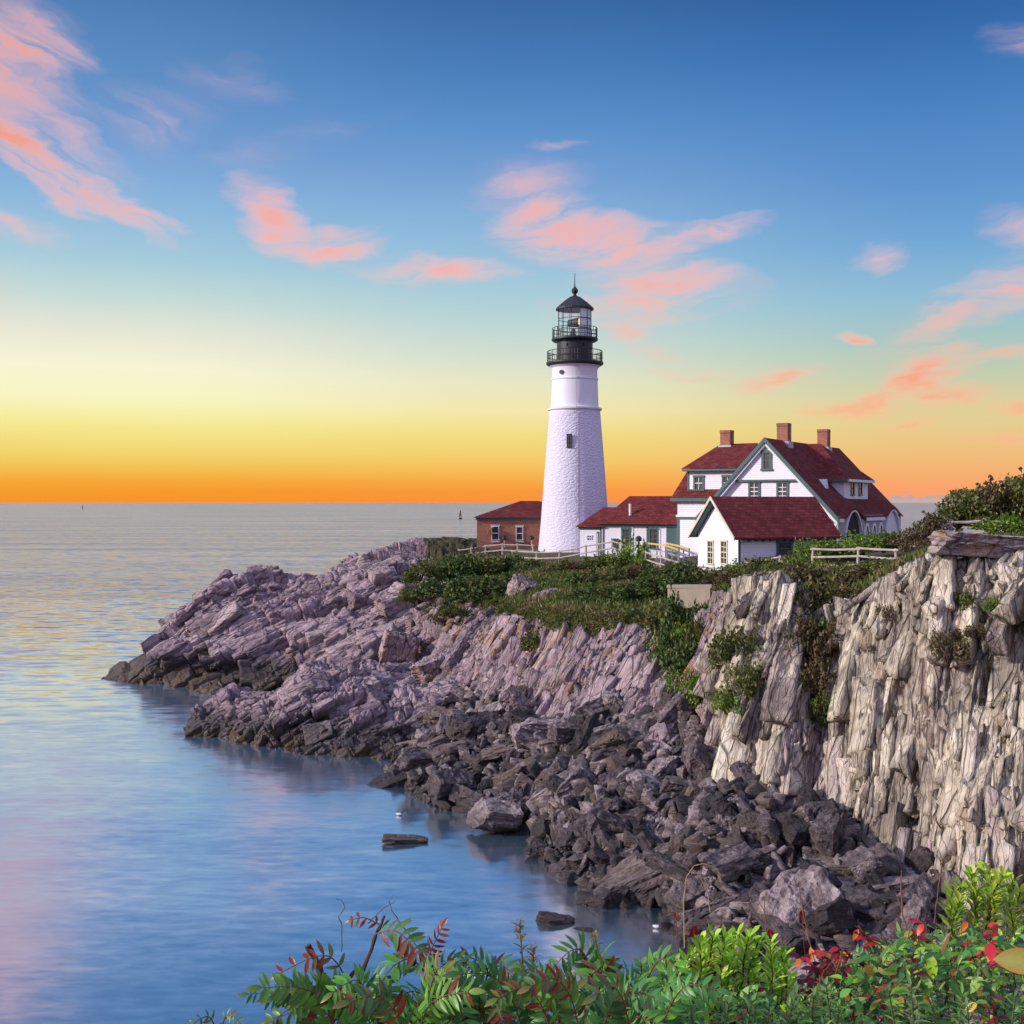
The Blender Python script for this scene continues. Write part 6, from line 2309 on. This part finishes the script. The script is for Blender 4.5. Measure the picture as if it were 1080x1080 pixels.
sumac('sumac with one crimson upright frond and a dark withered head beside it', (440, 1150, 3.5),
      [([(452, 1150, 3.5), (446, 1080, 3.48), (452, 1030, 3.45), (460, 1010, 3.44)], .008, .004)],
      [([(446, 1040, 3.45), (450, 1018, 3.42), (456, 1000, 3.4), (466, 978, 3.38)], .055, .96, 8),
       ([(452, 1030, 3.45), (434, 1012, 3.4), (414, 1020, 3.36), (396, 1046, 3.32)], .07, .10, 8),
       ([(454, 1030, 3.45), (474, 1014, 3.4), (492, 1020, 3.36), (506, 1044, 3.3)], .07, .12, 8),
       ([(450, 1050, 3.45), (432, 1046, 3.36), (416, 1060, 3.3), (408, 1086, 3.24)], .075, .0, 9),
       ([(452, 1056, 3.45), (470, 1046, 3.36), (484, 1058, 3.3), (492, 1086, 3.24)], .075, .05, 9),
       ([(448, 1066, 3.4), (452, 1050, 3.3), (456, 1062, 3.24), (452, 1092, 3.2)], .08, .0, 8)],
      heads=[(435, 1010, 3.44, .055), (402, 1072, 3.3, .05)],
      bare=[([(446, 1008, 3.5), (430, 984, 3.5), (414, 962, 3.5), (410, 950, 3.5), (415, 944, 3.5)], .0022), ([(426, 1008, 3.45), (422, 994, 3.45)], .0016)], seed=2, extra=9, spread=50)
sumac('sumac with maroon-tipped fronds drooping just left of the tall goldenrod', (520, 1160, 3.5),
      [([(520, 1160, 3.5), (512, 1090, 3.48), (506, 1050, 3.46)], .007, .004)],
      [([(506, 1050, 3.46), (514, 1022, 3.42), (494, 1010, 3.4), (476, 1020, 3.38)], .06, .55, 7),
       ([(508, 1046, 3.46), (520, 1020, 3.42), (540, 1026, 3.38), (552, 1056, 3.34)], .066, .38, 8),
       ([(510, 1056, 3.44), (532, 1046, 3.38), (552, 1058, 3.32), (566, 1082, 3.28)], .07, .2, 8),
       ([(506, 1060, 3.42), (490, 1052, 3.36), (478, 1066, 3.3), (470, 1092, 3.26)], .07, .25, 8),
       ([(512, 1066, 3.42), (520, 1056, 3.3), (528, 1070, 3.24), (530, 1096, 3.2)], .07, .5, 7)], seed=3, extra=8, spread=50)
sumac('large green sumac with arching fronds between the goldenrods at bottom centre', (640, 1170, 3.3),
      [([(640, 1180, 3.4), (636, 1100, 3.36), (630, 1050, 3.34), (612, 1000, 3.32)], .009, .004), ([(640, 1120, 3.36), (668, 1060, 3.3), (684, 1030, 3.28)], .006, .003)],
      [([(626, 1040, 3.34), (616, 1006, 3.3), (600, 1004, 3.27), (572, 1034, 3.22)], .072, .02, 9),
       ([(628, 1046, 3.34), (634, 1010, 3.3), (640, 1022, 3.26), (646, 1060, 3.2)], .072, .0, 9),
       ([(632, 1062, 3.3), (606, 1040, 3.22), (586, 1052, 3.16), (570, 1086, 3.1)], .08, .0, 10),
       ([(640, 1066, 3.3), (662, 1044, 3.22), (680, 1050, 3.16), (694, 1082, 3.1)], .08, .0, 10),
       ([(634, 1076, 3.26), (630, 1052, 3.16), (622, 1062, 3.1), (612, 1098, 3.04)], .082, .0, 9),
       ([(684, 1030, 3.28), (696, 1012, 3.24), (712, 1020, 3.2), (722, 1050, 3.14)], .066, .03, 8),
       ([(672, 1052, 3.26), (660, 1030, 3.2), (650, 1040, 3.16), (640, 1076, 3.1)], .07, .0, 9),
       ([(680, 1048, 3.24), (676, 1064, 3.14), (672, 1080, 3.08), (668, 1104, 3.0)], .078, .0, 9)],
      heads=[(648, 1032, 3.25, .066)], seed=4, extra=10, spread=60)
sumac('half-hidden sumac sprig at the bottom left edge of the plants', (225, 1130, 3.6),
      [([(230, 1150, 3.6), (228, 1090, 3.6)], .005, .003)],
      [([(230, 1092, 3.6), (222, 1074, 3.58), (212, 1074, 3.56), (202, 1082, 3.54)], .035, .2, 5), ([(232, 1092, 3.6), (238, 1072, 3.58), (246, 1072, 3.56), (254, 1080, 3.54)], .035, .15, 5)], seed=5)


def bush_of_shoots(name, label, cat, spots, nl, L, Wd, cols, length, up, peak, seed, group=None, berries=None):
    p0 = P(spots[0][0], 1150, spots[0][2])
    root = empty(name, p0, label, cat, group)
    r = random.Random(seed)
    for i, (px, py, d) in enumerate(spots):
        lv = Leaves(seed * 50 + i)
        tip = P(px, py, d)
        base = tip + Vector((r.uniform(-.05, .05), r.uniform(-.02, .08), -length * r.uniform(.85, 1.1)))
        lv.shoot(base, tip, nl, L, Wd, cols, up, .22, peak, .12)
        lv.build('shoot', root)
    return root


r_ = random.Random(4)
bush_of_shoots('bayberry_bush', 'bright green bushy plant with upright paddle leaves at bottom centre right', 'bush',
               [(px, py + r_.uniform(-4, 4), 3.75 + r_.uniform(-.15, .15)) for px, py in ((738, 996), (752, 988), (764, 992), (776, 984), (790, 986), (800, 992), (812, 998), (728, 1010), (746, 1012), (768, 1010), (790, 1012), (812, 1016), (824, 1004), (718, 1022), (735, 1032), (760, 1030), (700, 1030), (784, 1034), (826, 1030))],
               30, .072, .0092, FRESH, .19, 1.0, .66, 7)
bush_of_shoots('bayberry_bush', 'yellow-green upright leaf cluster standing highest at the right, before the pale cliff', 'bush',
               [(px, py + r_.uniform(-3, 3), 4.1 + r_.uniform(-.15, .15)) for px, py in ((1014, 934), (1024, 922), (1036, 917), (1046, 926), (1058, 922), (1068, 932), (1076, 942), (1030, 942), (1048, 946), (1064, 952), (1012, 950), (1004, 944))],
               28, .076, .0098, [(0.30, 0.42, 0.035), (0.40, 0.50, 0.05), (0.20, 0.32, 0.03)], .19, 1.1, .66, 8)
bush_of_shoots('bayberry_bush', 'small fresh green leafy bush left of the largest bright one', 'bush',
               [(px, py, 3.65 + r_.uniform(-.15, .15)) for px, py in ((690, 1010), (702, 1004), (712, 1012), (684, 1028), (698, 1040), (716, 1046), (676, 1016))], 18, .05, .009, MIDG, .16, .7, .6, 9)

GOLD = [('tall goldenrod spike with a brown top standing against the bay', 548, 974, 3.5, .36), ('shorter goldenrod stem close beside the tallest spike', 562, 1000, 3.52, .30),
        ('slim goldenrod with rusty buds right of the green sumac fronds', 627, 986, 3.6, .28)]
for i, (lab, px, py, d, ln) in enumerate(GOLD):
    tip = P(px, py, d)
    base = tip - Vector((-.02, 0, ln))
    root = empty('goldenrod', base, lab, 'goldenrod')
    lv = Leaves(300 + i)
    lv.shoot(base, tip, 40, .042, .0052, [(0.09, 0.14, 0.03), (0.14, 0.17, 0.035), (0.17, 0.13, 0.04)], .55, .1, .4, .5, (0.12, 0.10, 0.04))
    lv.build('leafy_stem', root)
    fl = Leaves(320 + i)
    rr = random.Random(i)
    for k in range(60):
        t = rr.random()
        p = tip + Vector((rr.gauss(0, .010) * (1.3 - t), rr.gauss(0, .010), -.05 + .062 * t))
        fl.leaf(p, (rr.gauss(0, 1), rr.gauss(0, 1), rr.gauss(.6, .6)), (0, 0, 1), .010, .0035, (0.25, 0.12, 0.04), (0.34, 0.20, 0.06), .2, .2, 2)
    fl.build('flower_head', root)

NARROW = [(790, 1046, 3.4), (812, 1056, 3.3), (838, 1040, 3.4), (858, 1050, 3.35), (884, 1062, 3.3), (868, 1080, 3.2), (905, 1046, 3.5), (1000, 1006, 3.7), (1012, 1012, 3.68), (985, 1030, 3.6), (1020, 1040, 3.5), (940, 1056, 3.4), (966, 1062, 3.35), (1060, 1050, 3.4), (760, 1060, 3.35), (735, 1062, 3.3), (820, 1082, 3.2)]
NARROW += [(r_.uniform(700, 1085), r_.uniform(1030, 1092), r_.uniform(3.1, 3.6)) for _ in range(24)]
for i, (px, py, d) in enumerate(NARROW):
    tip = P(px, py, d)
    base = tip - Vector((r_.uniform(-.04, .04), 0, .26))
    root = empty('narrow_leaf_herb', base, 'green herb with narrow pointed leaves round an upright stem in the foreground tangle', 'herb', 'narrow-leaved herbs in the foreground')
    lv = Leaves(400 + i)
    lv.shoot(base, tip, 46, .055, .0048, MIDG if i % 3 else [(0.13, 0.22, 0.07), (0.17, 0.26, 0.09)], .5, .1, .4, .45, (0.10, 0.12, 0.05))
    lv.build('leafy_stem', root)


def top_line(px):
    xs = [250, 330, 420, 520, 600, 680, 760, 840, 890, 940, 1000, 1040, 1090]
    ys = [1090, 1070, 1062, 1068, 1050, 1030, 1024, 1030, 1000, 972, 968, 962, 958]
    return float(np.interp(px, xs, ys))


# leafy creepers: ovate leaves green to crimson on thin brown runners
CREEP = [('creeper with glossy crimson leaves at the bay corner behind the bright green bush', 742, 1002, 3.9, 40, .9), ('drooping purple and scarlet leaves on a bare stalk before the biggest dark boulder', 866, 1008, 3.7, 34, .95),
         ('orange and red creeper along the top of the tangle below the pale cliff', 948, 985, 3.9, 60, .75), ('dark green glossy creeper in the lower right tangle', 1010, 1060, 3.5, 70, .05),
         ('dark plum leaves hanging near the right edge under the yellow-green cluster', 1052, 990, 3.8, 50, .85), ('mixed green and ochre creeper in the middle of the right tangle', 925, 1030, 3.6, 70, .3),
         ('small red leaves among dark stems under the bright green bushy plant', 770, 1056, 3.6, 50, .6), ('green creeper with a few yellow leaves beside the sumac seed head', 668, 1024, 3.8, 60, .15),
         ('dark green creeper leaves below the goldenrods', 560, 1064, 3.7, 60, .08), ('olive and scarlet creeper at the bottom right corner', 1070, 1062, 3.3, 50, .35), ('green-and-red creeper behind the narrow herbs', 860, 1040, 3.8, 60, .35),
         ('shiny green creeper at the foot of the forked bare sumac', 420, 1084, 3.6, 50, .12)]
for i, (lab, px, py, d, sp, red) in enumerate(CREEP):
    root = empty('creeper', P(px, py + 40, d), lab, 'creeper')
    lv = Leaves(500 + i)
    rr = lv.r
    for k in range(7):
        pts = []
        a = P(px + rr.uniform(-.4, .4) * sp, py + sp * rr.uniform(.5, 1.2), d + rr.uniform(-.1, .2))
        q = P(px + rr.gauss(0, .75) * sp, max(py + rr.uniform(-.45, .5) * sp, top_line(px) - 14), d + rr.uniform(-.25, .15))
        m = a.lerp(q, .5) + Vector((rr.uniform(-.05, .05), 0, rr.uniform(0, .05)))
        pts = [a, m, q]
        lv.tube(pts, .0028, .0012, (0.11, 0.045, 0.03))
        for j in range(9):
            t = rr.uniform(.25, 1)
            p = a.lerp(m, t * 2) if t < .5 else m.lerp(q, t * 2 - 1)
            dr = Vector((rr.gauss(0, 1), rr.gauss(-.35, .6), rr.gauss(-.25, .6)))
            x = rr.random()
            pal = RED if x < red else (OCHRE if x < red + .14 else (DARKG if rr.random() < .55 else MIDG))
            c = Vector(pal[rr.randrange(len(pal))])
            ll = rr.uniform(.028, .052)
            lv.leaf(p, dr, (rr.gauss(0, .4), -.5, 1), ll, ll * rr.uniform(.17, .29), c * .85, c * 1.15, rr.uniform(0, .8), rr.uniform(.05, .5), 5, .4)
    lv.build('leafy_runners', root)

# single things one notices
big = empty('broad_leaf', P(1100, 1020, 2.6), 'single large yellow-green leaf with an orange rim entering at the right edge', 'leaf')
lv = Leaves(77)
lv.leaf(P(1106, 1016, 2.6), Vector((-1, .1, .04)), (0.1, -.9, .5), .125, .030, (0.30, 0.36, 0.07), (0.33, 0.34, 0.08), .1, .12, 9, .5, (0.42, 0.17, 0.04))
lv.build('blade', big)

TWIGS = [('dead reddish twig with side branches before the dark slab on the pebbles', [(962, 1000, 4.0), (952, 965, 4.0), (950, 930, 4.0), (951, 918, 4.0)], .0035, [((952, 962), (944, 940)), ((951, 950), (958, 934))]),
         ('thin bare twig with a scarlet bud before the biggest dark boulder', [(815, 1030, 3.8), (808, 985, 3.8), (806, 950, 3.8), (809, 940, 3.8)], .0028, [((807, 962), (797, 946)), ((806, 972), (804, 966))]),
         ('bare branching twig beside the purple drooping leaves', [(858, 1010, 3.8), (848, 968, 3.8), (843, 940, 3.8), (844, 928, 3.8)], .0026, [((850, 980), (838, 968)), ((846, 960), (856, 948))]),
         ('slender red twig standing before the tall pale cliff', [(985, 975, 4.1), (990, 935, 4.1), (994, 908, 4.1), (990, 896, 4.1)], .0026, [((991, 930), (984, 910)), ((992, 920), (1000, 912))]),
         ('pale bare branch crossing at the right edge below the yellow-green cluster', [(1098, 950, 3.9), (1078, 958, 3.9), (1060, 958, 3.9)], .005, []),
         ('fine grey twig leaning over the water right of the maroon sumac', [(556, 1046, 3.6), (536, 1026, 3.6), (516, 1004, 3.6)], .002, []),
         ('dry stem rising through the lower right tangle', [(900, 1090, 3.4), (930, 1052, 3.4), (955, 1030, 3.4), (952, 1010, 3.4)], .0035, [((930, 1052), (946, 1050))]),
         ('thin violet stem slanting across the right tangle', [(1000, 1044, 3.6), (978, 1012, 3.6), (962, 994, 3.6)], .0025, [])]
for lab, pts, r0, br in TWIGS:
    root = empty('bare_twig', P(*pts[0]), lab, 'twig')
    d = pts[0][2]
    stem_tube('stem', [P(*p) for p in pts], r0, r0 * .5, root, MAT_TWIG, .0012, 6)
    for (a, c) in br:
        stem_tube('side_twig', [P(a[0], a[1], d), P(c[0], c[1], d + .02)], r0 * .7, r0 * .3, root, MAT_TWIG, .0006, 5)
MAT_STRAW = mat_wood('straw', (0.45, 0.33, 0.20), (0.32, 0.20, 0.10))
st_ = empty('dry_grass_stalk', P(722, 990, 3.9), 'straw-coloured grass stalk bent over in an arch before the rubble', 'grass stalk')
stem_tube('stalk', [P(*p) for p in [(722, 1000, 3.9), (721, 950, 3.9), (724, 925, 3.9), (732, 913, 3.9), (742, 911, 3.9), (752, 914, 3.9), (758, 917, 3.9)]], .0024, .0016, st_, MAT_STRAW, .0004)
stem_tube('blade', [P(*p) for p in [(749, 962, 3.9), (746, 940, 3.9), (738, 924, 3.9), (731, 917, 3.9)]], .0022, .0015, st_, MAT_STRAW, .0004)
for lab, px, py, s in (('bright crimson leaf held up on a red stalk at the bay corner', 733, 982, .042), ('small scarlet leaf left of the crimson one', 713, 968, .020), ('scarlet curled leaf on the twig right of the bright green bush', 812, 986, .024), ('orange-red curled leaf at the top of a bare twig', 846, 966, .026)):
    root = empty('red_leaf', P(px, py, 3.85), lab, 'red leaf')
    lv = Leaves(int(px))
    p = P(px, py - 6, 3.85)
    for k in range(3):
        c = Vector(RED[k % 2])
        lv.leaf(p, (lv.r.uniform(-.6, .6), -.3, -1), (lv.r.uniform(-.5, .5), -1, .2), s, s * .24, c, c * 1.2, .5, .4, 5, .45)
    lv.tube([p, P(px + 2, py + 30, 3.87), P(px + 6, py + 70, 3.9)], .0012, .0018, (0.25, 0.04, 0.04))
    lv.build('leaf_blade', root)


def build_undergrowth():
    """the dense tangle of leaves and thin stems under the named plants"""
    lv = Leaves(9)
    r = lv.r
    for k in range(9500):
        px = r.uniform(300, 1110)
        d = r.uniform(3.3, 4.9)
        tl = top_line(px) + 8 + (14 if px < 640 else 0)
        py = tl + abs(r.gauss(0, 55)) + (4.9 - d) * 12
        if py > 1200:
            continue
        p = P(px, py, d)
        x = r.random()
        right = px > 820
        pal = RED if x < (.06 if right else .03) else (OCHRE if x < (.10 if right else .05) else (DARKG if x < .44 else (MIDG if x < .84 else FRESH)))
        c = Vector(pal[r.randrange(len(pal))]) * r.uniform(.7, 1.2)
        ll = math.exp(r.uniform(math.log(.018), math.log(.075)))
        lv.leaf(p, (r.gauss(0, 1), r.gauss(-.3, .7), r.gauss(.25, .7)), (r.gauss(0, .5), -.4, 1), ll, ll * r.choice((.09, .12, .18, .24, .28)), c * .9, c * 1.1, r.uniform(0, .7), r.uniform(.05, .4), 4, .45)
    for k in range(420):
        px = r.uniform(300, 1100)
        d = r.uniform(3.4, 4.7)
        py = top_line(px) + r.uniform(6, 40) + (20 if px < 640 else 0)
        p = P(px, py, d)
        q = p + Vector((r.uniform(-.10, .10), r.uniform(-.05, .08), -r.uniform(.12, .35)))
        lv.tube([q, p.lerp(q, .5) + Vector((r.uniform(-.02, .02), 0, 0)), p], .0026, .0012, r.choice([(0.13, 0.06, 0.04), (0.20, 0.12, 0.07), (0.09, 0.05, 0.05), (0.11, 0.12, 0.05)]), 4)
    o = lv.build('undergrowth')
    tag(o, 'dense tangle of small leaves and stems filling the foreground bank', 'undergrowth', kind='stuff')


build_undergrowth()


# two sea ducks on the bay
def build_duck(px, py, lab):
    d = CAMZ * F / (py - 530)
    x = (px - 540) / F * d
    root = empty('sea_bird', (x, d, 0), lab, 'bird')
    bm_ = bmesh.new()
    bmesh.ops.create_uvsphere(bm_, u_segments=16, v_segments=10, radius=1)
    for v in bm_.verts:
        tail = max(0, -v.co.x) ** 2
        v.co = Vector((v.co.x * .15, v.co.y * .08 * (1 - .3 * tail), v.co.z * .06 + .03 + .04 * tail))
    bmesh.ops.translate(bm_, verts=bm_.verts, vec=(x, d, .02))
    me = bpy.data.meshes.new('body')
    bm_.to_mesh(me)
    bm_.free()
    link('body', me, M['white'], root)
    MB().tube([(x + .10, d, .06), (x + .12, d, .12), (x + .15, d, .16), (x + .18, d, .155), (x + .215, d, .145)], [.035, .026, .036, .026, .007], 10).build('head', M['iron'], root, True)


build_duck(421, 860, 'small pale sea bird floating near the flat weedy rock')
build_duck(693, 979, 'small pale sea bird floating near the bay corner above the flowers')
